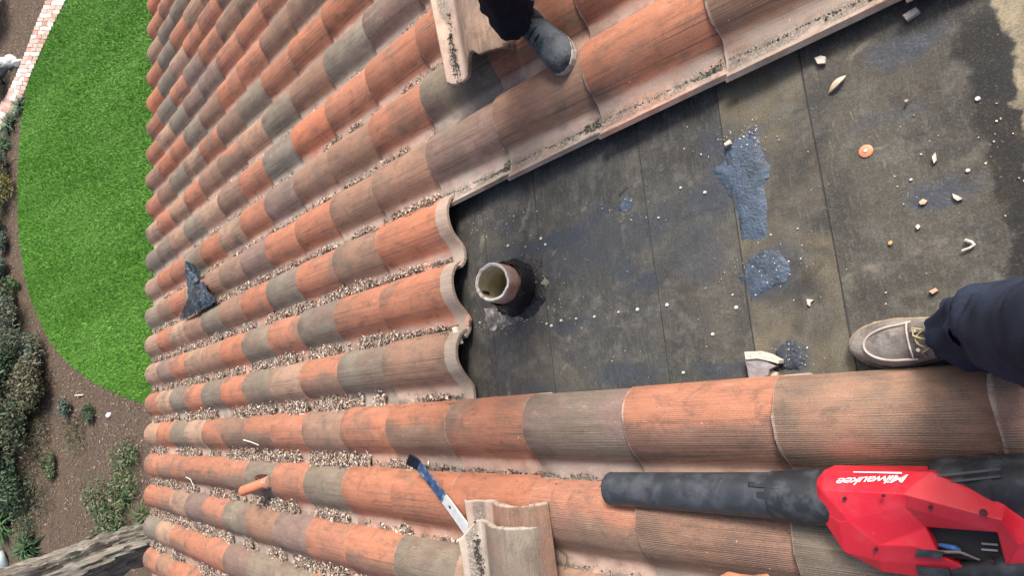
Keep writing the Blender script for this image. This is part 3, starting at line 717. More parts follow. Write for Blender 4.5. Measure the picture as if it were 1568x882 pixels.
for j, uu in ((-3, 3.05), (-2, 3.05), (-1, 3.05)): S_ += [(uu*L-.06, uu*L+.10, j*W+.135, j*W+.165, 420), (uu*L+.1, uu*L+.35, j*W+.145, j*W+.165, 160)]
grit('black grit in the pans at the cut tile ends facing the felt', S_)
grit('dark grit in the pan between blower tube and pry bar', [(1.1*L, 3.6*L, .142, .16, 900), (0, 4*L, .39, .405, 220)], [(.05, .035, .03), (.09, .06, .05), (.14, .10, .08)])

# ------------------------------------------------------------------ vent pipe
def vent_pipe():
    b = at(791, 440, -.025); tilt = Matrix.Rotation(-PITCH, 4, 'Y')     # stands plumb
    o = roof_thing('vent_pipe', 'stubby clay vent pipe with broken white rim and black tar collar', 'vent pipe', b, tilt=tilt)
    n = 48; ro, ri, h = .063, .051, .165
    m = MB(); rings = []
    def ring(r, z, jag=0, seed=0): return [(r*(1+.03*mnoise.noise(Vector((math.cos(t)*2, math.sin(t)*2, z*9+seed))))*math.cos(t), r*(1+.03*mnoise.noise(Vector((math.cos(t)*2, math.sin(t)*2, z*9+seed))))*math.sin(t), z+jag*(mnoise.noise(Vector((math.cos(t)*2.6, math.sin(t)*2.6, 3)))+.8*mnoise.noise(Vector((math.cos(t)*9, math.sin(t)*9, 5))))) for t in [2*math.pi*q/n for q in range(n)]]
    m.rings([ring(ro, .0), ring(ro, .07), ring(ro*1.0, .12), ring(ro*.995, h-.012, .004), ring(ro*.95, h, .008)], False)
    k = NT('weathered_clay_pipe', .85); p = k.coord(); z = k.sep(p)[2]; n1 = k.noise(p, 28, 4); n2 = k.noise(p, 90, 3)
    c = k.mix(k.rng(n1, .38, .6), (.36, .16, .10), (.46, .29, .22)); c = k.mix(k.rng(n2, .55, .7, 0, .8), c, (.28, .24, .22))
    k.col(k.mix(k.math('MULTIPLY', k.rng(z, .135, .165), k.rng(n1, .3, .5)), c, (.45, .36, .34))); k.bump(n2, .5, .003)
    m.build('pipe_wall', k.m, o, 50)
    m = MB(); m.rings([ring(ro*.95, h, .008), ring((ro+ri)/2, h+.002, .009), ring(ri, h-.003, .008)], False)
    m.build('rim', simple('chalky_rim', (.68, .63, .56), .9, var=.2, scale=60, bump=.5), o, 50)
    m = MB(); m.rings([ring(ri, h-.003, .008), ring(ri*.99, .1), ring(ri*.98, .03), ring(ri*.98, -.08)], False)
    k = NT('stained_bore', .8); p = k.coord(); n1 = k.noise(p, 14, 4); z = k.sep(p)[2]
    k.col(k.mix(k.rng(n1, .4, .65), (.62, .56, .40), (.44, .35, .20))); m.build('bore', k.m, o, 60)
    m = MB(); m.box((.041, .024, .135), (.006, .009, .034), Matrix.Rotation(.5, 3, 'Z')); m.build('slot', simple('black_slot', (.01, .01, .01), .6), o)
    M_TAR = tar_material('glossy_black_tar', (.006, .006, .007), (.022, .022, .025), .22)
    m = MB(); R_ = []
    for z, r in ((-.03, .104), (-.008, .100), (.012, .086), (.04, .079), (.07, .076), (.092, .072), (.102, .0665)):
        R_.append([(r*(1+.15*mnoise.noise(Vector((math.cos(t)*2.6, math.sin(t)*2.6, z*22+2))))*math.cos(t), r*(1+.15*mnoise.noise(Vector((math.cos(t)*2.6, math.sin(t)*2.6, z*22+2))))*math.sin(t), z+(.014*mnoise.noise(Vector((math.cos(t)*3, math.sin(t)*3, 8))) if z > .06 else 0)-(r*math.cos(t)*math.tan(PITCH) if z < .0 else 0)) for t in [2*math.pi*q/n for q in range(n)]])
    m.rings(R_, False); m.build('tar_collar', M_TAR, o, 60)
    return b
vb = vent_pipe()
M_TARG = tar_material('wet_black_tar', (.006, .006, .007), (.020, .020, .023), .3)
patch('tar_puddle', [(770, 400), (800, 388), (825, 395), (836, 420), (834, 455), (820, 480), (795, 490), (770, 486), (755, 478), (765, 440)], M_TARG, th=.004, rag=.012)
# crumbling pale mortar round the vent (loose grains) and paint-flecked smear
M_MORT = simple('pale_mortar', (.14, .13, .12), .95, var=.6, scale=38, bump=.6, c2=(.62, .56, .52))
patch('mortar_smear', [(738, 473), (752, 470), (770, 474), (800, 487), (786, 498), (765, 505), (748, 507), (739, 492)], M_MORT, th=.004, rag=.01)
patch('mortar_smear', [(818, 420), (830, 418), (838, 434), (830, 452), (818, 448), (812, 434)], simple('dry_tan_mortar', (.20, .185, .14), .95, var=.3, scale=60, bump=.6), th=.004, rag=.01)
c = []
for (x, y, s_, n) in [(765, 492, 18, 240), (800, 385, 40, 40), (750, 340, 30, 70), (830, 480, 30, 30), (890, 480, 60, 40), (1140, 215, 28, 90), (1160, 420, 40, 60), (1210, 545, 20, 30), (1010, 420, 200, 40), (1350, 300, 120, 25), (1450, 250, 80, 12), (950, 320, 25, 25), (1545, 200, 30, 12)]:
    for _ in range(n):
        p = at(random.gauss(x, s_), random.gauss(y, s_*.6), -.02); p.z = felt_top(p.x)+.0025
        if -.8 < p.y < -.07 and -.62 < p.x < 1.1: c.append(tuple(p))
v, f, cl = flakes(c, (.002, .0058), .4, [(.55, .50, .43), (.40, .33, .26), (.68, .64, .58), (.30, .20, .15)], (.5, .9))
o = link('felt_crumbs', np_mesh('felt_crumbs', v, f, 3, M_LITTER, cl)); o.matrix_world = RM; tag(o, 'pale mortar crumbs scattered over the bare black felt', 'crumbs', kind='stuff')

# ------------------------------------------------------------------ loose tiles
def loose_tile(label, base, yaw, n, me, code, tiltx=0, tilty=0):
    r = random.Random(len(label)); o = bpy.data.objects.new('loose_roof_tile', me); COL.objects.link(o)
    o.matrix_world = RM @ Matrix.Translation((base.x, base.y, n)) @ Matrix.Rotation(yaw, 4, 'Z') @ Matrix.Rotation(tilty, 4, 'Y') @ Matrix.Rotation(tiltx, 4, 'X')
    o.color = jitter_color(code, r); return tag(o, label, 'roof tile', 'loose tiles lying across the rows')
def tile_grit(tile, label, spots):
    P = []
    for (x, y, sx_, sy_, n) in spots:
        xx = rng.normal(x, sx_, n); yy = rng.normal(y, sy_, n); P.append(np.stack([xx, yy, np.interp(yy, PV, PZ)+TSL*xx+.003], 1))
    v, f, c = flakes(np.concatenate(P), (.004, .011), .5, [(.03, .025, .02), (.07, .055, .045), (.05, .05, .04)], (.5, .9))
    o = link('gritty_dirt', np_mesh('gritty_dirt', v, f, 3, M_LITTER, c)); o.matrix_world = tile.matrix_world; return tag(o, label, 'dirt', 'gritty dirt on the tiles', 'stuff')
def place_from_head(corner, yaw, local):     # origin so that the tile's local point lies on the given roof point
    q = Matrix.Rotation(yaw, 3, 'Z') @ Vector(local); return corner-q
# upper one: its lip corner of the near end lies at (690,137)
k1 = at(690, 137, .125); a1 = at(671, 5, .125)
yaw1 = math.atan2(a1.y-k1.y, a1.x-k1.x)          # local +x (towards the butt) runs away from us
b1 = place_from_head(k1, yaw1, (-TLEN, .195, 0))
lt1 = loose_tile('loose tile lying crosswise beside the dark sneaker, pale pan with black specks', b1, yaw1, .098, tile_mesh(41, broken=True, band=False), 'T', tilty=math.radians(1), tiltx=math.radians(11))
tile_grit(lt1, 'black crumbs on the pale pan of the upper loose tile', [(-.40, .150, .025, .008, 70), (-.34, .148, .02, .006, 60), (-.28, .150, .015, .006, 40), (-.2, .145, .03, .008, 16)])
# lower pair
k2 = at(818, 806, .125); yaw2 = math.radians(-91)
b2 = place_from_head(k2, yaw2, (0, -.087, 0))
b3 = b2+Vector((-.012, -.055, 0))
loose_tile('lower tile of the loose pair under the grey one, its end poking out', b3, yaw2+math.radians(1.5), .083, tile_mesh(52, band=False), 'B', tiltx=math.radians(11))
cm = tile_mesh(53, band=False)
for vtx in cm.vertices:          # its lip corner is broken off at the butt
    if vtx.co.y > .14 and vtx.co.x > -.06: vtx.co.x -= (vtx.co.y-.14)*1.0
lt2 = loose_tile('weathered grey upper tile of the loose pair beside the pry bar', b2, yaw2, .106, cm, 'G', tiltx=math.radians(12))
tile_grit(lt2, 'black crumbs on the grey pan of the lower loose pair', [(-.10, .150, .03, .006, 90), (-.2, .140, .06, .006, 160), (-.28, .150, .04, .008, 90)])

# ------------------------------------------------------------------ pry bar
def pry_bar():
    a = at(633, 702, .095); b = at(698, 792, .105); d = (b-a); yaw = math.atan2(d.y, d.x); ln = d.length
    o = roof_thing('pry_bar', 'flat steel pry bar, black tip and blue shank, under loose tile', 'pry bar', a, yaw)
    wd = .021; th = .005
    def strip(xs, zs, ws, name, mat):
        m = MB(); m.rings([[(x, -w_, z), (x, w_, z), (x, w_*.9, z+th), (x, -w_*.9, z+th)] for x, z, w_ in zip(xs, zs, ws)]); return m.build(name, mat, o, 30)
    strip([0, .012, .028, .045], [.020, .012, .004, 0], [wd*1.15, wd*1.2, wd*1.1, wd], 'claw_tip', simple('black_steel', (.012, .014, .02), .35, .3, var=.4, scale=60))
    k = NT('worn_blue_paint', .4, .2); p = k.coord(); n1 = k.noise(p, 40, 5, .7)
    k.col(k.ramp(n1, [(.38, (.02, .035, .075)), (.52, (.05, .095, .19)), (.6, (.11, .17, .28)), (.66, (.50, .53, .57))]))
    strip([.045, .1, ln*.72], [0, .0, 0], [wd, wd*.9, wd*.9], 'shank', k.m)
    s_ = strip([ln*.72, ln*.8, ln*1.35], [0, 0, .006], [wd*.9, wd*.95, wd*1.0], 'bare_end', simple('bare_white_steel', (.62, .63, .62), .45, .4, var=.15, scale=50))
    m = MB(); x0 = ln*.86; m.rings([[(x0+.010*math.cos(t)*(1.4 if math.cos(t) > 0 else 1), .0045*math.sin(t), h) for t in [2*math.pi*q/12 for q in range(12)]] for h in (th-.001, th+.0008)])
    m.build('nail_slot', simple('slot_shadow', (.02, .02, .02), .8), o)
pry_bar()

# ------------------------------------------------------------------ black plastic scrap
def plastic():
    V = [(283, 399, .125), (296, 404, .128), (308, 416, .11), (303, 428, .085), (298, 437, .095), (287, 441, .10), (284, 420, .118), (312, 430, .10), (318, 446, .092), (333, 457, .075), (322, 468, .075), (303, 477, .095), (287, 486, .088), (275, 488, .092), (282, 470, .11), (288, 455, .118), (300, 450, .115), (305, 462, .112), (293, 472, .108), (315, 455, .095), (291, 415, .10), (300, 420, .09)]
    P = [at(*p) for p in V]; c = sum(P, Vector())/len(P); c.z = .06
    o = roof_thing('plastic_scrap', 'crumpled black plastic sheet scrap lying on the left tiles', 'plastic scrap', c)
    m = MB(); m.add([p-c for p in P], [(0, 6, 20), (6, 5, 4, 20), (0, 20, 1), (1, 20, 21, 2), (20, 4, 21), (21, 4, 3), (2, 21, 3), (5, 15, 16, 4), (4, 16, 8, 7), (16, 17, 19, 8), (15, 14, 18, 16), (16, 18, 17), (14, 13, 12, 18), (18, 12, 11, 17), (17, 11, 10, 19), (19, 10, 9), (8, 19, 9)])
    k = NT('black_plastic_film', .28, spec=.7); p = k.coord(); n = k.noise(p, 18, 4, .6, 1.5)
    k.col(k.mix(k.rng(n, .4, .7), (.010, .013, .018), (.075, .105, .15))); k.bump(n, .9, .02)  # blue-grey tone paints the film's shiny highlights into its colour
    s_ = m.build('sheet', k.m, o)
    sb = s_.modifiers.new('sub', 'SUBSURF'); sb.levels = sb.render_levels = 2; sb.subdivision_type = 'SIMPLE'
    me = s_.data
    dm = s_.modifiers.new('crease', 'DISPLACE'); t = bpy.data.textures.new('crumple', 'CLOUDS'); t.noise_scale = .03; dm.texture = t; dm.strength = .014
    so_ = s_.modifiers.new('thick', 'SOLIDIFY'); so_.thickness = .0015
plastic()

# ------------------------------------------------------------------ clay tube poking through a tile
def clay_tube():
    a = at(371, 753, .150); b = at(409, 739, .078); d = b-a; yaw = math.atan2(d.y, d.x); ln = d.length
    o = roof_thing('clay_tube', 'short orange clay tube lying in a broken tile near the left', 'clay tube', a, yaw, tilt=Matrix.Rotation(math.asin(-d.z/ln), 4, 'Y'))
    m = MB(); n = 24; ro, ri = .027, .014
    def rg(r, x): return [(x, r*math.cos(2*math.pi*q/n)*(1+.05*math.cos(6*math.pi*q/n)), r*math.sin(2*math.pi*q/n)) for q in range(n)]
    m.rings([rg(ri, .09), rg(ri, .002), rg(ri+.002, 0), rg(ro-.002, 0), rg(ro, .003), rg(ro, ln)], True)
    m.build('tube_wall', simple('orange_clay', (.50, .17, .09), .75, var=.15, scale=30), o, 40)
    m = MB(); R_ = []
    for i, (x, k) in enumerate(((ln*.9, 1.02), (ln*.95, 1.2), (ln*1.0, 1.25), (ln*1.05, 1.1))): R_.append([(x, ro*k*math.cos(2*math.pi*q/16)*(1+.1*math.sin(5*q)), ro*k*math.sin(2*math.pi*q/16)*(1+.1*math.cos(3*q))-.004*i) for q in range(16)])
    m.rings(R_); m.build('clay_collar', simple('rough_clay', (.40, .22, .16), .9, scale=40, bump=.4), o, 50)
    B = [at(x, y, .083)-a for x, y in [(391, 729), (398, 727), (406, 728), (404, 734), (400, 737), (395, 738), (391, 735)]]; iv = (Matrix.Rotation(yaw, 4, 'Z') @ Matrix.Rotation(math.asin(-d.z/ln), 4, 'Y')).inverted()
    m = MB(); m.add([iv @ (p_-Vector((0, 0, .012))) for p_ in B]+[iv @ p_ for p_ in B], [tuple(range(7))[::-1], tuple(range(7, 14))]+[(i, (i+1) % 7, (i+1) % 7+7, i+7) for i in range(7)])
    m.build('broken_hole', simple('hole_shade_breakage', (.03, .014, .01), .9, scale=90, var=.8, c2=(.25, .09, .05)), o)  # dark slab on the tile stands for the shade inside the hole
clay_tube()

# ------------------------------------------------------------------ small things lying on the roof
def shard(name, label, cat, px, n0, th, mats, group=None, uneven=.3):
    P = [at(x, y, n0+th) for x, y in px]; c = sum(P, Vector())/len(P); base = c.copy(); base.z = n0
    o = roof_thing(name, label, cat, base, group=group); n = len(P); m = MB()
    top = [(p.x-c.x, p.y-c.y, th*(1+uneven*mnoise.noise(p*60))) for p in P]
    m.add([(x*.96, y*.96, 0) for x, y, _ in top]+[(x*1.03, y*1.03, z*.6) for x, y, z in top]+top+[(0, 0, th*1.05)],
          [tuple(range(n))[::-1]]+[(i, (i+1) % n, n+(i+1) % n, n+i) for i in range(n)]+[(n+i, n+(i+1) % n, 2*n+(i+1) % n, 2*n+i) for i in range(n)]+[(2*n+i, 2*n+(i+1) % n, 3*n) for i in range(n)])
    m.build(name+'_body', mats, o); return o
M_FRAG = simple('broken_mortar', (.30, .27, .27), .95, var=.25, scale=50, bump=.6)
M_FRAGL = simple('pale_break', (.60, .52, .44), .95, var=.25, scale=60, bump=.6)
fr = shard('mortar_fragment', 'grey mortar fragment with pale broken edge beside the tile row', 'fragment', [(1141, 552), (1150, 548), (1170, 552), (1188, 561), (1178, 566), (1176, 575), (1163, 578), (1146, 580), (1144, 565)], -.02, .028, M_FRAG)
m = MB(); Q = [at(x, y, .012) for x, y in [(1140, 539), (1158, 538), (1176, 543), (1193, 552), (1192, 557), (1178, 553), (1160, 549), (1142, 551)]]
base = (RMI @ fr.matrix_world).translation
m.slab([(q.x-base.x, q.y-base.y) for q in Q], .004, .033); m.build('pale_edge', M_FRAGL, fr)
shard('mortar_chip', 'small pale pink chip next to the grey mortar fragment', 'chip', [(1177, 575), (1183, 568), (1190, 571), (1190, 578), (1180, 580)], -.02, .014, M_FRAGL)
shard('mortar_chip', 'flat pale square chip near the upper tile edge', 'chip', [(1247, 88), (1256, 84), (1264, 86), (1263, 96), (1252, 97)], -.02, .008, M_FRAGL)
shard('mortar_chip', 'tan wedge chip against the tile lip at the top', 'chip', [(1382, 22), (1402, 10), (1408, 16), (1388, 30)], -.02, .012, M_FRAGL)
shard('mortar_chip', 'whitish crumb on the blue mastic upper edge', 'chip', [(1108, 219), (1117, 213), (1119, 219), (1110, 223)], -.016, .008, M_FRAGL)
shard('mortar_chip', 'white chip shaped like a T left of the brown shoe', 'chip', [(1235, 458), (1246, 459), (1241, 463), (1240, 469), (1236, 466)], -.022, .005, M_FRAGL)
shard('mortar_chip', 'pink stone chip near the navy trouser leg', 'chip', [(1422, 446), (1432, 441), (1436, 445), (1428, 450)], -.02, .008, simple('pink_stone', (.60, .36, .26), .9))
shard('mortar_chip', 'pale angular chip in the right part of the felt', 'chip', [(1458, 296), (1466, 299), (1474, 304), (1466, 307), (1460, 303)], -.02, .006, M_FRAGL)
shard('mortar_chip', 'orange-tan pebble in the middle right of the felt', 'chip', [(1407, 309), (1413, 304), (1420, 307), (1416, 312), (1409, 313)], -.02, .006, simple('tan_pebble', (.62, .42, .28), .9))
shard('mortar_chip', 'small mustard pebble under the orange cap nail', 'chip', [(1360, 370), (1364, 368), (1367, 371), (1364, 375), (1360, 374)], -.02, .005, simple('mustard_pebble', (.55, .36, .16), .9))
shard('mortar_chip', 'white grain pebble left of the bent twig', 'chip', [(1402, 346), (1406, 343), (1409, 347), (1405, 351)], -.02, .005, M_WHITE)
shard('mortar_chip', 'pale bark chip standing right of the orange cap nail', 'chip', [(1427, 240), (1432, 233), (1434, 245), (1430, 250)], -.02, .006, M_FRAGL)
shard('tile_chip', 'curved clay chip wedged in the pan end near the vent pipe', 'chip', [(692, 502), (697, 500), (702, 512), (706, 526), (702, 528), (696, 516)], .018, .012, M_FRAGL)
shard('tile_chip', 'pink clay chip on the felt at the cut tile end', 'chip', [(711, 484), (715, 481), (719, 490), (717, 499), (712, 496)], -.015, .012, simple('pink_clay', (.52, .30, .22), .9))
M_BROK = simple('fresh_clay_break', (.50, .20, .11), .9, var=.3, scale=60, bump=.5)
shard('broken_tile_piece', 'bright orange broken tile piece at the bottom edge', 'tile piece', [(1098, 886), (1112, 878), (1130, 882), (1150, 884), (1172, 881), (1182, 890), (1160, 900), (1110, 898)], .072, .012, M_BROK)

def dry_leaf(label, px, c, n0=None):
    P = [at(x, y, -.016) for x, y in px]; o = None; a, b = P[0], P[1]; d = b-a; yaw = math.atan2(d.y, d.x); ln = d.length; wd = P[2].x
    base = a.copy(); base.z = felt_top(a.x)+.002 if n0 is None else n0
    o = roof_thing('dry_leaf', label, 'leaf', base, yaw); m = MB(); vs = []; fs = []
    for i in range(9):
        t = i/8; w_ = .125*ln*math.sin(math.pi*t)**.8+.0004; z = .010*math.sin(math.pi*t)
        vs += [(t*ln, -w_, z+.004*t), (t*ln, 0, z-.004*math.sin(math.pi*t)+.003*t), (t*ln, w_, z+.005*t)]
    for i in range(8): fs += [(3*i, 3*i+1, 3*i+4, 3*i+3), (3*i+1, 3*i+2, 3*i+5, 3*i+4)]
    m.add(vs, fs); l_ = m.build('leaf_blade', simple('dry_leaf', c, .7, var=.15, scale=120), o, 80)
    s_ = l_.modifiers.new('thick', 'SOLIDIFY'); s_.thickness = .0008
    m = MB(); m.tube([(0, 0, .0015), (ln*.5, 0, .009), (ln, 0, .005)], [.0009, .0007, .0003], 5); m.build('midrib', simple('leaf_rib', (.45, .30, .19), .8), o)
dry_leaf('long pale tan leaf lying near the top of the felt', [(1268, 142), (1296, 115), (0, 0)], (.68, .50, .36))
dry_leaf('small brown curled leaf near the blue-black smear', [(1385, 161), (1391, 152), (0, 0)], (.50, .36, .24))

def twig(label, px, n, r=.003, c=(.62, .54, .48), name='twig', branch=None):
    P = [at(x, y, n) for x, y in px]; b = P[0].copy(); o = roof_thing(name, label, name, b); m = MB()
    m.tube([p-b for p in P], [r*(1-.5*i/len(P)) for i in range(len(P))], 7, wob=.12); m.build('stalk', simple('dry_stalk', c, .8, scale=80), o, 60)
    m = MB(); m.tube([(0, 0, 0), (-.004, .002, .001)], [r*1.25, r*1.1], 6); m.build('node', simple('stalk_node', tuple(x*.7 for x in c), .8), o, 60)
twig('bent V-shaped pale twig right of the felt', [(1478, 368), (1487, 370), (1492, 374), (1486, 379), (1473, 384)], -.014, .0032)
twig('pale straw lying on the red tile above the clay tube row', [(373, 674), (384, 677), (396, 682)], .088, .003, (.66, .62, .52))
twig('curved straw arching over the litter left of the clay tube', [(285, 731), (292, 735), (296, 744)], .07, .003, (.66, .60, .50))
twig('dark wire-like twig on the pan by the lower loose tile', [(856, 840), (868, 850), (868, 862), (864, 872)], .03, .0014, (.05, .04, .03))
twig('brown stick on the mulch edge of the felt laps', [(948, 292), (955, 285), (960, 279)], -.017, .002, (.20, .12, .07))
o = bpy.data.objects.new('ground_stick', None); COL.objects.link(o); a_ = ground_at(117, 606); b_ = ground_at(130, 605); o.location = a_
tag(o, 'short pale stick lying on the mulch below the lawn', 'stick'); m = MB(); m.tube([(0, 0, .02), (b_-a_)*.5+Vector((0, 0, .03)), (b_-a_)+Vector((0, 0, .02))], [.018, .02, .014], 8, wob=.1)
m.build('stick_wood', simple('bleached_wood', (.40, .34, .27), .9), o, 50)
m = MB(); m.tube([(b_-a_)*.45+Vector((0, 0, .03)), (b_-a_)*.6+Vector((.03, .05, .05))], [.009, .005], 6); m.build('snag', simple('bleached_snag', (.36, .30, .24), .9), o, 50)

# ------------------------------------------------------------------ leaf blower
def blower():
    base = at(1240, 760, .03); base.z = .02
    o = roof_thing('leaf_blower', 'red cordless leaf blower with long black tube on the tiles', 'leaf blower', base)
    def q(x, y, n): return at(x, y, n)-base
    # black tube, lying in the trough between two rows
    k = NT('scuffed_black_plastic', .42, spec=.5); p = k.coord(); n1 = k.noise(p, 22, 5, .65, .5); n2 = k.noise(p, 160, 3)
    c = k.mix(k.rng(n1, .36, .7), (.030, .034, .041), (.062, .070, .082)); k.col(k.mix(k.rng(n2, .66, .74, 0, .5), c, (.20, .21, .22))); k.rough(k.rng(n1, .4, .7, .35, .6)); k.bump(n2, .2, .001)
    M_BLK = k.m
    M_BLK2 = simple('matte_black_plastic', (.020, .023, .028), .5, var=.4, scale=30, c2=(.07, .08, .09))
    k = NT('red_plastic', .38, spec=.5); p = k.coord(); n1 = k.noise(p, 18, 5, .65); n2 = k.noise(p, 70, 4, .7, 1.0)
    c = k.mix(k.rng(n1, .45, .7, 0, .4), (.60, .018, .036), (.62, .07, .09)); k.col(k.mix(k.rng(n2, .66, .72, 0, .4), c, (.75, .40, .40))); k.rough(k.rng(n1, .35, .7, .32, .55))
    M_RED = k.m
    a = q(936, 749, .058); b = q(1252, 762, .085); ax = (b-a).normalized(); ref = Vector((0, 0, 1)); sx = ax.cross(ref).normalized(); sz = sx.cross(ax)
    def ring(c_, r, n=36): return [c_+(sx*math.cos(2*math.pi*i/n)+sz*math.sin(2*math.pi*i/n))*r for i in range(n)]
    ln = (b-a).length; m = MB()
    def pt(t): return a+ax*(ln*t)
    m.rings([ring(pt(.25), .037), ring(pt(.004), .0375), ring(pt(0), .039), ring(pt(0), .0410), ring(pt(.01), .0420), ring(pt(.06), .0425), ring(pt(.5), .0445), ring(pt(.80), .0465), ring(pt(.9), .047), ring(pt(.9), .0475)], False)
    m.build('nozzle_tube', M_BLK, o, 40)
    m = MB(); m.rings([ring(pt(.84), .047), ring(pt(.84), .0495), ring(pt(.90), .050), ring(pt(.90), .052), ring(pt(1.05), .055), ring(pt(1.12), .049)]); m.build('tube_collar', M_BLK2, o, 40)
    m = MB()
    for t0, t1, s_, r in ((.74, .90, -.016, .0455), (.78, .9, -.03, .0450)):
        cc = pt((t0+t1)/2)-sx*0+(sz*math.cos(.5)-sx*math.sin(-.9))*0
        u_ = (sz*.80-sx*.60 if s_ > -.02 else sz*.97-sx*.2)
        cen = pt((t0+t1)/2)+u_*r; dx = ax*(t1-t0)*ln/2; dy = u_.cross(ax)*.009; dz = u_*.005
        vs = [cen-dx*.9-dy*.6-dz, cen-dx*.9+dy*.6-dz, cen+dx-dy-dz, cen+dx+dy-dz, cen-dx*.5-dy*.6+dz*.6, cen-dx*.5+dy*.6+dz*.6, cen+dx-dy+dz, cen+dx+dy+dz]
        m.add(vs, [(0, 1, 3, 2), (4, 6, 7, 5), (0, 4, 5, 1), (2, 3, 7, 6), (0, 2, 6, 4), (1, 5, 7, 3)])
    m.build('tube_latch', M_BLK2, o)
    m = MB(); m.rings([ring(pt(0)+ax*.0014, .0411), ring(pt(.0)+ax*.004, .0426)], False); m.build('tip_bevel', M_BLK2, o, 40)
    # red shell: facets as seen, real height over the roof
    V = {'A': (1241, 764, .118), 'B': (1262, 720, .118), 'B2': (1248, 738, .122), 'C': (1427, 723, .125), 'D': (1540, 772, .13), 'D2': (1600, 822, .12), 'E': (1257, 751, .150), 'F': (1382, 757, .168), 'G': (1534, 797, .160),
         'H': (1300, 799, .142), 'I': (1386, 777, .150), 'J': (1527, 816, .145), 'K': (1248, 778, .128), 'Lq': (1292, 846, .115), 'N1': (1345, 860, .118), 'N2': (1418, 808, .126), 'N3': (1474, 868, .112), 'N4': (1345, 836, .134), 'N5': (1398, 838, .130), 'N6': (1486, 896, .098), 'N7': (1350, 876, .098),
         'P': (1560, 835, .14), 'P2': (1540, 868, .115), 'Q1': (1438, 850, .121), 'R1': (1285, 800, .140), 'D3': (1610, 880, .11)}
    names = list(V); ix = {k_: i for i, k_ in enumerate(names)}; top = [q(*V[k_]) for k_ in names]
    F = ['A B2 E', 'B2 B E', 'B C F E', 'C D G F', 'D D2 P G', 'A E K', 'E F I H', 'E H R1 K', 'F G J I', 'G P J', 'H I N2 N4', 'I J N2', 'N4 N2 Q1 N5', 'R1 H N4 Lq', 'K R1 Lq', 'Lq N4 N1', 'N4 N5 N1', 'N5 Q1 N3', 'N5 N3 N1', 'N1 N3 N6 N7', 'Lq N1 N7', 'J P P2', 'P D2 D3 P2']
    pl_n = (top[ix['C']]-top[ix['B']]).cross(top[ix['E']]-top[ix['B']]); o0_ = CAM_POS-base
    d_ = cr.transposed() @ Vector(((1382-784)/FPX, (757-441)/FPX, 1)); top[ix['F']] = o0_+d_*((top[ix['B']]-o0_).dot(pl_n)/d_.dot(pl_n))
    m = MB(); m.add(top, [tuple(ix[w_] for w_ in f.split()) for f in F])
    rim = 'A B2 B C D D2 D3 P2'.split(); rim2 = 'K Lq N7 N6 N3 Q1'.split()
    def skirt(keys, dz, inset):
        for u_, w_ in zip(keys, keys[1:]):
            t0, t1 = top[ix[u_]], top[ix[w_]]; m.add([t0, t1, t1-Vector((0, 0, dz)), t0-Vector((0, 0, dz))], [(0, 1, 2, 3)])
    skirt(rim, .055, 0); skirt(['A']+rim2, .05, 0); skirt(['N2', 'Q1'], .03, 0); skirt(['N2', 'J', 'P2'], .03, 0)
    sh = m.build('red_shell', M_RED, o)
    bm = bmesh.new(); bm.from_mesh(sh.data); bmesh.ops.remove_doubles(bm, verts=bm.verts, dist=.0004); bmesh.ops.recalc_face_normals(bm, faces=bm.faces); bm.to_mesh(sh.data); bm.free()
    bv = sh.modifiers.new('edge', 'BEVEL'); bv.width = .007; bv.segments = 4; bv.limit_method = 'ANGLE'; bv.angle_limit = math.radians(6); sh.data.polygons.foreach_set('use_smooth', [True]*len(sh.data.polygons)); wnm = sh.modifiers.new('normals', 'WEIGHTED_NORMAL')
    # black body under the shell and fan housing on the far side
    m = MB(); P = [q(x, y, .105) for x, y in [(1250, 768), (1268, 728), (1430, 732), (1545, 782), (1640, 840), (1640, 900), (1480, 880), (1400, 852), (1300, 842)]]
    m.slab([(p_.x, p_.y) for p_ in P], -.005, P[0].z-.02); m.build('motor_body', M_BLK2, o)
    m = MB(); R_ = []
    c0 = q(1432, 742, .075); c1 = q(1620, 752, .085); ax2 = (c1-c0).normalized(); s2 = ax2.cross(ref).normalized(); z2 = s2.cross(ax2); l2 = (c1-c0).length
    for t, r in ((0, .038), (.03, .043), (.3, .050), (.34, .047), (.55, .056), (.58, .053), (1.0, .060), (1.3, .058)): R_.append([c0+ax2*(l2*t)+(s2*math.cos(2*math.pi*i/30)+z2*math.sin(2*math.pi*i/30))*r for i in range(30)])
    m.rings(R_); m.build('fan_housing', M_BLK2, o, 35)
    m = MB(); P = [q(x, y, .11) for x, y in [(1470, 722), (1490, 708), (1530, 704), (1546, 716), (1540, 728)]]; m.slab([(p_.x, p_.y) for p_ in P], .02, P[0].z); m.build('strap_lug', M_BLK2, o)
    m = MB()
    for y0 in (727, 738): m.tube([q(1432, y0+3, .126), q(1532, y0-8, .132)], .0022, 6)
    m.build('housing_rib', simple('grey_edge', (.09, .10, .11), .4), o, 50)
    # open trigger bay with blue clip, handle loop, screws
    m = MB(); P = [q(x, y, .104) for x, y in [(1415, 806), (1530, 816), (1545, 866), (1440, 852)]]; m.slab([(p_.x, p_.y) for p_ in P], P[0].z-.03, P[0].z); m.build('trigger_bay', simple('bay_black', (.008, .008, .009), .6), o)
    m = MB()
    for y0 in (833, 842): m.tube([q(1503, y0, .112), q(1528, y0+2, .112)], .0018, 6)
    m.build('bay_slat', simple('bay_grey', (.25, .26, .27), .5), o)
    m = MB(); m.tube([q(1438, 835, .11), q(1452, 838, .113), q(1462, 840, .116), q(1470, 843, .112)], [.003, .005, .005, .003], 8); m.build('blue_clip', simple('blue_plastic', (.05, .16, .42), .4), o, 50)
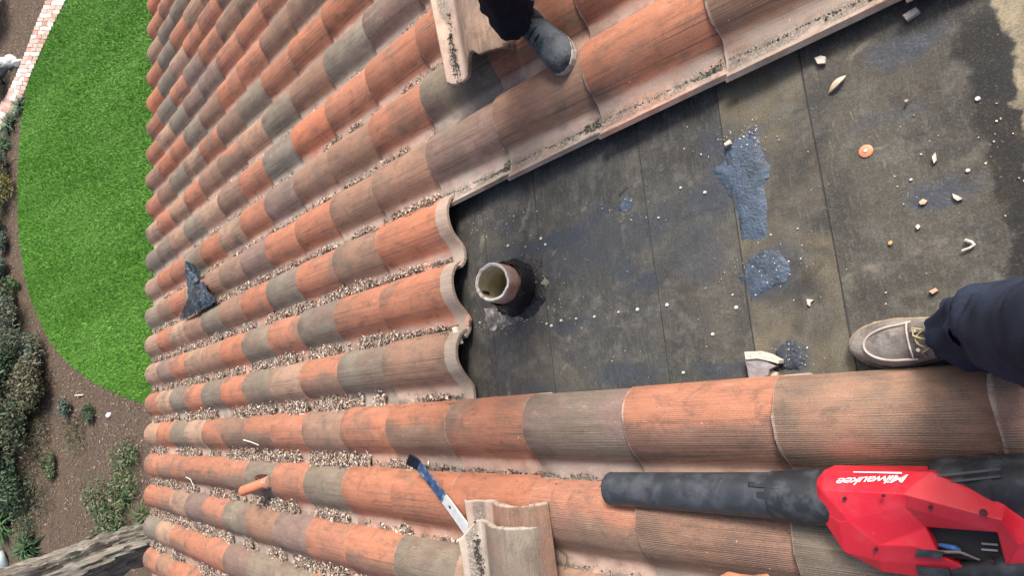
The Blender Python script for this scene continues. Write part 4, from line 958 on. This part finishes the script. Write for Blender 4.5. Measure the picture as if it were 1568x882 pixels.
    m = MB(); m.tube([q(1395, 840, .124), q(1430, 846, .122), q(1470, 846, .118), q(1500, 858, .112)], [.003, .0035, .003, .002], 8); m.build('trigger_rod', simple('dull_steel', (.18, .15, .14), .5, .4), o, 50)
    m = MB(); P = [q(x, y, .1285) for x, y in [(1404, 841), (1446, 847), (1440, 857), (1400, 852)]]; m.slab([(p_.x, p_.y) for p_ in P], P[0].z-.03, P[0].z); m.build('grip_slot', M_BLK2, o)  # dark slab laid on the shell for the shade inside a slot
    m = MB(); P = [q(x, y, .116) for x, y in [(1402, 867), (1452, 872), (1456, 884), (1406, 882)]]; m.slab([(p_.x, p_.y) for p_ in P], P[0].z-.03, P[0].z); m.build('loop_slot_shade', M_BLK2, o)  # dark slab standing in for the shaded opening of the handle loop
    m = MB(); m.tube([q(1455, 878, .095), q(1520, 875, .10), q(1640, 868, .10)], [.016, .022, .026], 14); m.build('rear_grip', M_BLK2, o, 50)
    m = MB(); cc = q(1640, 850, .06); m.box(cc+Vector((-.04, 0, .0)), (.09, .13, .09), Matrix.Rotation(.1, 3, 'Z')); bt = m.build('battery', M_BLK2, o)
    bv = bt.modifiers.new('edge', 'BEVEL'); bv.width = .01; bv.segments = 2
    for (x, y, n_, r) in ((1505, 786, .165, .005), (1424, 778, .158, .003), (1293, 764, .153, .003), (1341, 842, .135, .003), (1352, 760, .1675, .0022), (1519, 861, .118, .004)):
        m = MB(); c_ = q(x, y, n_); m.rings([[c_+Vector((r*math.cos(2*math.pi*i/12), r*math.sin(2*math.pi*i/12), h)) for i in range(12)] for h in (-.006, .001)]); m.build('screw', simple('dark_screw', (.10, .015, .02) if r > .0045 else (.03, .01, .012), .5), o)
    # white script on the upper facet, upside down in the picture
    cu = bpy.data.curves.new('script', 'FONT'); cu.body = 'Milwaukee'; cu.size = 1; cu.shear = .35; cu.offset = .004; cu.extrude = .0; cu.space_character = .86
    tmp = bpy.data.objects.new('tmp', cu); COL.objects.link(tmp); bpy.context.view_layer.update()
    me = bpy.data.meshes.new_from_object(tmp.evaluated_get(bpy.context.evaluated_depsgraph_get())); bpy.data.objects.remove(tmp)
    xs = [v_.co.x for v_ in me.vertices]; x0, x1 = min(xs), max(xs)
    pB, pC, pF, pE = top[ix['B']], top[ix['C']], top[ix['F']], top[ix['E']]; nrm = (pC-pB).cross(pE-pB).normalized(); nrm = nrm if nrm.z > 0 else -nrm
    def facet(x, y):                    # point of the facet plane seen there
        o0 = CAM_POS-base; d = (cr.transposed() @ Vector(((x-784)/FPX, (y-441)/FPX, 1))); t = (pB-o0).dot(nrm)/d.dot(nrm); return o0+d*t
    s0 = facet(1392, 729); s1 = facet(1283, 735); h1 = facet(1390, 744)-s0          # start, end, cap height direction
    for v_ in me.vertices:
        t = (v_.co.x-x0)/(x1-x0); v_.co = s0+(s1-s0)*t+h1*(v_.co.y*1.15)+nrm*.0035
    me.materials.append(simple('white_print', (.85, .84, .84), .4, var=.05)); link('script_print', me, o)
    m = MB(); m.slab([(0, 0), (1, 0), (1, 1), (0, 1)], 0, 1); ul = m.mesh('script_underline', me.materials[0])
    e0 = facet(1382, 725.5)+nrm*.0032; e1 = facet(1308, 724.5)+nrm*.0032; t_ = facet(1340, 727)-facet(1340, 725)
    cs = [e0, e1, e1+t_*.6, e0+t_*1.2]
    ul = MB(); ul.add(cs+[c_+nrm*.0006 for c_ in cs], [(0, 1, 2, 3), (4, 5, 6, 7), (0, 1, 5, 4), (1, 2, 6, 5), (2, 3, 7, 6), (3, 0, 4, 7)]); ul.build('script_underline', me.materials[0], o)
blower()

# ------------------------------------------------------------------ people
def denim(name, c):
    k = NT(name, .95, spec=.2); p = k.coord(); n1 = k.noise(p, 9, 4, .6); n2 = k.noise(p, 500, 2)
    cc = k.mix(k.rng(n1, .35, .7), c, tuple(x*1.9 for x in c)); k.col(k.mix(k.rng(n2, .4, .8, 0, .35), cc, tuple(x*3 for x in c))); k.bump(n2, .4, .0015); return k.m
M_SKIN = simple('skin', (.45, .27, .19), .6, var=.1)
M_HAIR = simple('dark_hair', (.02, .014, .01), .6)
def skin_mesh(name, joints, edges, mat, parent, sub=2, hands=()):
    me = bpy.data.meshes.new(name); bm = bmesh.new(); ly = bm.verts.layers.skin.verify(); vs = []
    for i, (p, r) in enumerate(joints):
        v_ = bm.verts.new(p); v_[ly].radius = (r, r) if not isinstance(r, tuple) else r; v_[ly].use_root = (i == 0); vs.append(v_)
    for a, b in edges: bm.edges.new((vs[a], vs[b]))
    for wst, elb in hands:                                   # palm, four bent fingers and a thumb
        w0 = Vector(joints[wst][0]); d_ = (w0-Vector(joints[elb][0])).normalized(); sd_ = d_.cross(Vector((.3, .2, 1))).normalized(); nn = sd_.cross(d_)
        def nv(p, r):
            v_ = bm.verts.new(p); v_[ly].radius = (r, r); return v_
        pm = nv(w0+d_*.06, .024); bm.edges.new((vs[wst], pm))
        for fi, (o_, l_) in enumerate(((-.032, .075), (-.011, .085), (.011, .08), (.031, .065))):
            b0 = nv(w0+d_*.095+sd_*o_, .009); b1 = nv(w0+d_*(.095+l_*.5)+sd_*o_*1.1+nn*.008, .0085); b2 = nv(w0+d_*(.095+l_*.9)+sd_*o_*1.1+nn*.028, .007)
            bm.edges.new((pm, b0)); bm.edges.new((b0, b1)); bm.edges.new((b1, b2))
        t0 = nv(w0+d_*.05+sd_*.045+nn*.012, .010); t1 = nv(w0+d_*.09+sd_*.06+nn*.025, .0085); bm.edges.new((pm, t0)); bm.edges.new((t0, t1))
    bm.to_mesh(me); bm.free(); me.materials.append(mat); o = link(name, me, parent)
    o.modifiers.new('skin', 'SKIN').use_smooth_shade = True
    s_ = o.modifiers.new('sub', 'SUBSURF'); s_.levels = s_.render_levels = sub
    return o
def leg_loft(m, path, rad, folds, seed, n=40, steps=60):
    """trouser leg: rings along a bent path with cloth folds"""
    path = [Vector(p) for p in path]; d = [0]
    for a, b in zip(path, path[1:]): d.append(d[-1]+(b-a).length)
    rings = []
    for i in range(steps+1):
        x = d[-1]*i/steps
        for s_ in range(len(path)-1):
            if x <= d[s_+1]+1e-9: break
        t = (x-d[s_])/(d[s_+1]-d[s_]); c_ = path[s_].lerp(path[s_+1], t); r = rad[s_]+(rad[s_+1]-rad[s_])*t
        tg = (path[s_+1]-path[s_]).normalized()
        a_ = tg.cross(Vector((0, 1, 0))).normalized(); b_ = a_.cross(tg); rg = []
        amp = folds*math.exp(-x*3.2)+.003
        for q_ in range(n):
            th = 2*math.pi*q_/n; dv = a_*math.cos(th)+b_*math.sin(th)
            w_ = x*34+1.6*th*math.sin(seed)+2.6*mnoise.noise(Vector((math.cos(th), math.sin(th), x*5+seed))); e = amp*(.9*abs(math.sin(w_))**1.5*max(0, .4+mnoise.noise(Vector((math.cos(th)*1.3, math.sin(th)*1.3, x*9+seed))))*2-.3+.9*mnoise.noise(Vector((math.cos(th)*2.2, math.sin(th)*2.2, x*13+seed))))
            rg.append(c_+dv*(r+e))
        rings.append(rg)
    m.rings(rings, True)
def shoe_loft(m, secs, n=28):
    """secs: (x along from heel to toe, half width, height, side shift, floor)"""
    rings = []
    for (x, w_, h, s_, fl) in secs:
        rg = []
        for q_ in range(n):
            t = 2*math.pi*q_/n; cy = math.copysign(abs(math.cos(t))**.75, math.cos(t)); sz = math.sin(t)
            z = fl+(h*(sz**.8) if sz > 0 else -.004*abs(sz)**.5); rg.append((x, s_+w_*cy*(1-.12*max(0, sz)), z))
        rings.append(rg)
    m.rings(rings)

# --- the one who took the picture: brown shoe, navy trousers
def photographer():
    toe = at(1298, 527, .0); toe.z = felt_top(-.2)
    yaw = math.radians(1.5)           # shoe points down the slope
    root = roof_thing('person', 'person in navy trousers and worn taupe leather shoe standing on the felt', 'person', Vector((toe.x-.29, toe.y, toe.z)))
    tilt = Matrix.Rotation(-PITCH, 3, 'Y')                       # plumb direction inside the roof frame
    def pl(x, y, z): return tilt @ Vector((x, y, z))              # person space: x ahead, y to the left/right, z plumb up, from the heel
    M_LTH = None
    k = NT('worn_taupe_leather', .7, spec=.4); p = k.coord(); n1 = k.noise(p, 16, 5, .65); n2 = k.noise(p, 110, 4, .7); z = k.sep(p)[0]
    c = k.mix(k.rng(n1, .36, .64), (.115, .095, .085), (.26, .235, .215)); c = k.mix(k.rng(n2, .54, .72, 0, .6), c, (.36, .31, .27))
    c = k.mix(k.math('MULTIPLY', k.rng(z, .235, .28), k.rng(n2, .3, .6, .3, .8)), c, (.36, .32, .27))
    k.col(c); k.bump(k.math('ADD', n2, n1), .7, .0025); M_LTH = k.m
    M_SOLE = simple('tan_sole', (.30, .22, .14), .8, scale=60, c2=(.45, .37, .27)); M_SEAM = simple('pale_welt', (.44, .38, .33), .8, scale=90)
    M_LACE = simple('straw_lace', (.36, .31, .17), .8, scale=120)
    def shoe(dx, dy, yw):
        sh = bpy.data.objects.new('shoe', None); COL.objects.link(sh); sh.parent = root; sh.matrix_local = Matrix.Translation((dx, dy, 0)) @ Matrix.Rotation(yw, 4, 'Z')
        m = MB(); shoe_loft(m, [(0, .016, .04, 0, .016), (.008, .028, .062, 0, .014), (.03, .034, .082, 0, .012), (.07, .035, .088, .001, .012), (.11, .036, .082, .002, .012), (.15, .041, .070, .003, .012), (.185, .0465, .056, .004, .012), (.215, .0485, .046, .004, .012), (.24, .0435, .040, .002, .012), (.26, .036, .034, .001, .012), (.275, .026, .028, 0, .013), (.284, .015, .021, 0, .014), (.2875, .006, .014, 0, .015)])
        m.build('upper', M_LTH, sh, 70)
        m = MB(); out = []
        for (x, w_, s_) in [(-.003, .012, 0), (.006, .030, 0), (.03, .037, 0), (.09, .036, .001), (.15, .043, .003), (.2, .051, .004), (.235, .048, .003), (.262, .039, .001), (.280, .026, 0), (.290, .013, 0)]: out.append((x, w_, s_))
        poly = [(x, s_-w_) for x, w_, s_ in out]+[(x, s_+w_) for x, w_, s_ in reversed(out)]
        m.slab(poly, -.004, .014); so_ = m.build('sole', M_SOLE, sh); b_ = so_.modifiers.new('edge', 'BEVEL'); b_.width = .003; b_.segments = 2
        def top_z(x, y):
            S = [(.03, .034, .094, 0), (.07, .035, .100, .001), (.11, .036, .094, .002), (.15, .041, .082, .003), (.185, .0465, .068, .004), (.215, .0485, .058, .004), (.24, .0435, .052, .002), (.26, .036, .046, .001), (.275, .026, .041, 0)]
            for s0, s1 in zip(S, S[1:]):
                if x <= s1[0]:
                    t = max(0, (x-s0[0])/(s1[0]-s0[0])); w_ = s0[1]+(s1[1]-s0[1])*t; zt = s0[2]+(s1[2]-s0[2])*t; sh_ = s0[3]+(s1[3]-s0[3])*t; break
            else: w_, zt, sh_ = S[-1][1:]
            f = min(.999, abs((y-sh_)/w_)); 
            return .012+(zt-.012)*max(0., 1-f**2.7)**.42
        # moccasin welt round the toe box, seam, eyelet flaps, laces
        wel = [];
        for i in range(33):
            t = -math.pi/2+math.pi*i/32; x = .190+.064*max(0, math.cos(t))**.95; y = .003+.033*math.sin(t); wel.append((x, y, top_z(x, y)+.001))
        wel = [(.165, -.033, top_z(.165, -.033)+.001)]+wel+[(.165, .037, top_z(.165, .037)+.001)]
        m = MB(); m.tube(wel, .0026, 7); m.build('welt', M_SEAM, sh, 60)
        m = MB(); m.tube([(.172, y, top_z(.172, y)+.0012) for y in [-.034+.007*i for i in range(11)]], .0016, 6); m.build('vamp_seam', M_SEAM, sh, 60)
        for sg in (-1, 1):
            m = MB(); R_ = []
            for x, w0, w1 in ((.166, .016, .033), (.14, .012, .034), (.11, .010, .033), (.085, .010, .032)):
                ys = [sg*(w0+(w1-w0)*i/5)+.003 for i in range(6)]; R_.append([(x, y, top_z(x, y)+.0035) for y in ys]+[(x, y, top_z(x, y)-.001) for y in reversed(ys)])
            m.rings(R_); m.build('eyelet_flap', M_LTH, sh, 50)
            for x in (.158, .132, .106):
                y = sg*.0175+.003; m = MB(); m.tube([(x, y, top_z(x, y)+.002), (x, y, top_z(x, y)+.0055)], .0036, 8); m.build('eyelet', M_SEAM, sh)
        m = MB()
        for x in (.158, .132, .106): m.tube([(x-.004*s_*s_/4, .003+.0175*s_/4, top_z(x, .003+.0175*s_/4)+.0055) for s_ in range(-4, 5)], .0019, 6)
        m.tube([(.118, .0, .103), (.14, -.014, .096), (.158, -.020, .088), (.160, -.006, .086), (.145, .002, .092), (.12, .004, .103)], .0018, 6)
        m.tube([(.118, .004, .103), (.135, .018, .096), (.152, .026, .082), (.150, .034, .070)], .0018, 6)
        m.build('lace', M_LACE, sh, 60)
    shoe(0, 0, yaw); 
    shoe(-.16, .30, math.radians(8))
    M_DEN = denim('navy_denim', (.015, .020, .035))
    hip = pl(-.10, .14, .93)
    m = MB()
    leg_loft(m, [Vector((.104, .000, .080)), Vector((.075, .0, .112)), Vector((.02, .003, .17)), pl(.075, .015, .30), pl(.06, .02, .50), pl(-.06, .07, .86)], [.046, .057, .067, .071, .078, .10], .012, 1.3)
    leg_loft(m, [Vector((-.08, .30, .07)), Vector((-.10, .30, .15)), pl(-.06, .30, .30), pl(-.03, .27, .50), pl(-.10, .21, .86)], [.066, .07, .078, .085, .10], .006, 4.1)
    m.rings([[pl(-.09+.115*math.cos(t), .14+.165*math.sin(t), z) for t in [2*math.pi*i/32 for i in range(32)]] for z in (.80, .92, 1.0)])
    m.build('trousers', M_DEN, root, 70)
    # torso, arms and head: behind the phone, out of the picture
    skin_mesh('body', [(pl(-.1, .14, .98), .13), (pl(-.2, .14, 1.2), .14), (pl(-.28, .14, 1.4), .13), (pl(-.28, .14, 1.5), .055), (pl(-.25, .14, 1.6), .085), (pl(-.23, .14, 1.7), .08),
                       (pl(-.29, -.05, 1.41), .06), (pl(-.30, -.10, 1.18), .045), (pl(-.14, .0, 1.26), .035), (pl(-.29, .33, 1.41), .06), (pl(-.30, .38, 1.18), .045), (pl(-.14, .28, 1.26), .035)],
              [(0, 1), (1, 2), (2, 3), (3, 4), (4, 5), (2, 6), (6, 7), (7, 8), (2, 9), (9, 10), (10, 11)], M_SKIN, root, hands=((8, 7), (11, 10)))
    m = MB(); m.rings([[pl(x0+rx*math.cos(t), .14+ry*math.sin(t), z) for t in [2*math.pi*i/28 for i in range(28)]] for z, x0, rx, ry in ((.93, -.1, .15, .19), (1.15, -.19, .155, .19), (1.38, -.28, .15, .2), (1.47, -.285, .10, .12))]); m.build('shirt', simple('dark_shirt', (.04, .045, .05), .9), root, 60)
photographer()

# --- helper on the upper rows: dark sneaker
def helper():
    toe = at(872, 103, .075); heel_dir = (at(806, 22, .075)-toe); heel_dir.z = 0; heel_dir.normalize()
    ln = .285; yaw = math.atan2(-heel_dir.y, -heel_dir.x); heel = toe+heel_dir*ln
    root = roof_thing('person', 'person in dark trousers and grey-black sneaker on the upper tiles', 'person', Vector((heel.x, heel.y, .060)), yaw)
    uploc = Matrix.Rotation(-yaw, 3, 'Z') @ UP
    q0 = Vector((0, 0, 1)).rotation_difference(uploc).to_matrix()
    def pl(x, y, z): return q0 @ Vector((x, y, z))
    k = NT('grey_black_mesh', .85, spec=.3); p = k.coord(); n1 = k.noise(p, 14, 4, .6); n2 = k.noise(p, 180, 3, .6)
    c = k.mix(k.rng(n1, .38, .62), (.035, .040, .046), (.11, .12, .13)); k.col(k.mix(k.rng(n2, .5, .75, 0, .5), c, (.20, .21, .22))); k.bump(n2, .6, .002); M_UP = k.m
    M_SO = simple('dirty_white_sole', (.48, .40, .35), .8, var=.2, scale=50)
    def shoe(dx, dy, dz, yw):
        sh = bpy.data.objects.new('shoe', None); COL.objects.link(sh); sh.parent = root; sh.matrix_local = Matrix.Translation((dx, dy, dz)) @ Matrix.Rotation(yw, 4, 'Z')
        m = MB(); shoe_loft(m, [(0, .018, .05, 0, .03), (.008, .032, .075, 0, .026), (.04, .038, .09, 0, .024), (.09, .039, .085, 0, .020), (.14, .044, .070, .002, .018), (.19, .0505, .054, .003, .016), (.23, .0505, .046, .002, .016), (.258, .0435, .040, 0, .016), (.276, .030, .032, -.002, .018), (.286, .012, .020, -.002, .020)])
        m.build('upper', M_UP, sh, 70)
        m = MB(); out = [(-.004, .012, 0), (.008, .030, 0), (.04, .036, 0), (.1, .036, 0), (.15, .042, .002), (.2, .0485, .003), (.235, .0485, .002), (.263, .041, 0), (.280, .028, -.002), (.288, .012, -.002)]
        m.slab([(x, s_-w_) for x, w_, s_ in out]+[(x, s_+w_) for x, w_, s_ in reversed(out)], 0, .027); so_ = m.build('sole', M_SO, sh); b_ = so_.modifiers.new('edge', 'BEVEL'); b_.width = .005; b_.segments = 2
        m = MB()
        for x, z in ((.105, .108), (.125, .100), (.145, .091), (.165, .082)): m.tube([(x, -.022, z-.012), (x+.006, 0, z), (x, .022, z-.012)], .0028, 6)
        m.tube([(.10, .015, .11), (.125, .035, .095), (.14, .052, .075)], .0018, 6); m.build('lace', simple('black_lace', (.012, .012, .013), .9), sh, 60)
        m = MB(); m.tube([(.262-.03*math.cos(t)*0-.03*abs(math.sin(t))**2, .042*math.sin(t), .052-.018*abs(math.sin(t))**2) for t in [-1.4+2.8*i/14 for i in range(15)]], .0022, 6); m.build('toe_seam', simple('toe_bumper', (.07, .075, .08), .8), sh, 60)
    shoe(0, 0, 0, 0); shoe(-.26, .28, .0, math.radians(10))
    m = MB()
    leg_loft(m, [Vector((.075, 0, .075)), Vector((.06, 0, .12)), pl(.045, -.005, .25), pl(.09, -.02, .5), pl(-.02, .07, .9)], [.056, .062, .068, .08, .1], .008, 2.2)
    leg_loft(m, [Vector((-.19, .28, .075)), Vector((-.20, .28, .14)), pl(-.20, .28, .3), pl(-.12, .26, .5), pl(-.06, .14, .9)], [.056, .064, .07, .08, .1], .008, 5.2)
    m.rings([[pl(-.04+.115*math.cos(t), +.14+.165*math.sin(t), z) for t in [2*math.pi*i/32 for i in range(32)]] for z in (.84, .95, 1.03)])
    m.build('trousers', denim('black_denim', (.008, .009, .015)), root, 70)
    skin_mesh('body', [(pl(-.04, .14, 1.0), .13), (pl(.0, .14, 1.22), .14), (pl(.05, .14, 1.42), .13), (pl(.07, .14, 1.52), .055), (pl(.11, .14, 1.62), .085), (pl(.12, .14, 1.71), .08),
                       (pl(.04, .33, 1.42), .06), (pl(.02, .39, 1.15), .045), (pl(.02, .41, .92), .035), (pl(.04, -.05, 1.42), .06), (pl(.02, -.11, 1.15), .045), (pl(.02, -.13, .92), .035)],
              [(0, 1), (1, 2), (2, 3), (3, 4), (4, 5), (2, 6), (6, 7), (7, 8), (2, 9), (9, 10), (10, 11)], M_SKIN, root, hands=((8, 7), (11, 10)))
    m = MB(); m.rings([[pl(x0+rx*math.cos(t), +.14+ry*math.sin(t), z) for t in [2*math.pi*i/28 for i in range(28)]] for z, x0, rx, ry in ((.95, -.04, .15, .19), (1.2, .0, .155, .19), (1.4, .05, .15, .2), (1.49, .065, .10, .12))]); m.build('shirt', simple('grey_shirt', (.10, .10, .11), .9), root, 60)
helper()

scene.cycles.max_bounces = 5; scene.cycles.diffuse_bounces = 3; scene.cycles.glossy_bounces = 2
scene.render.resolution_x = 1024; scene.render.resolution_y = 577
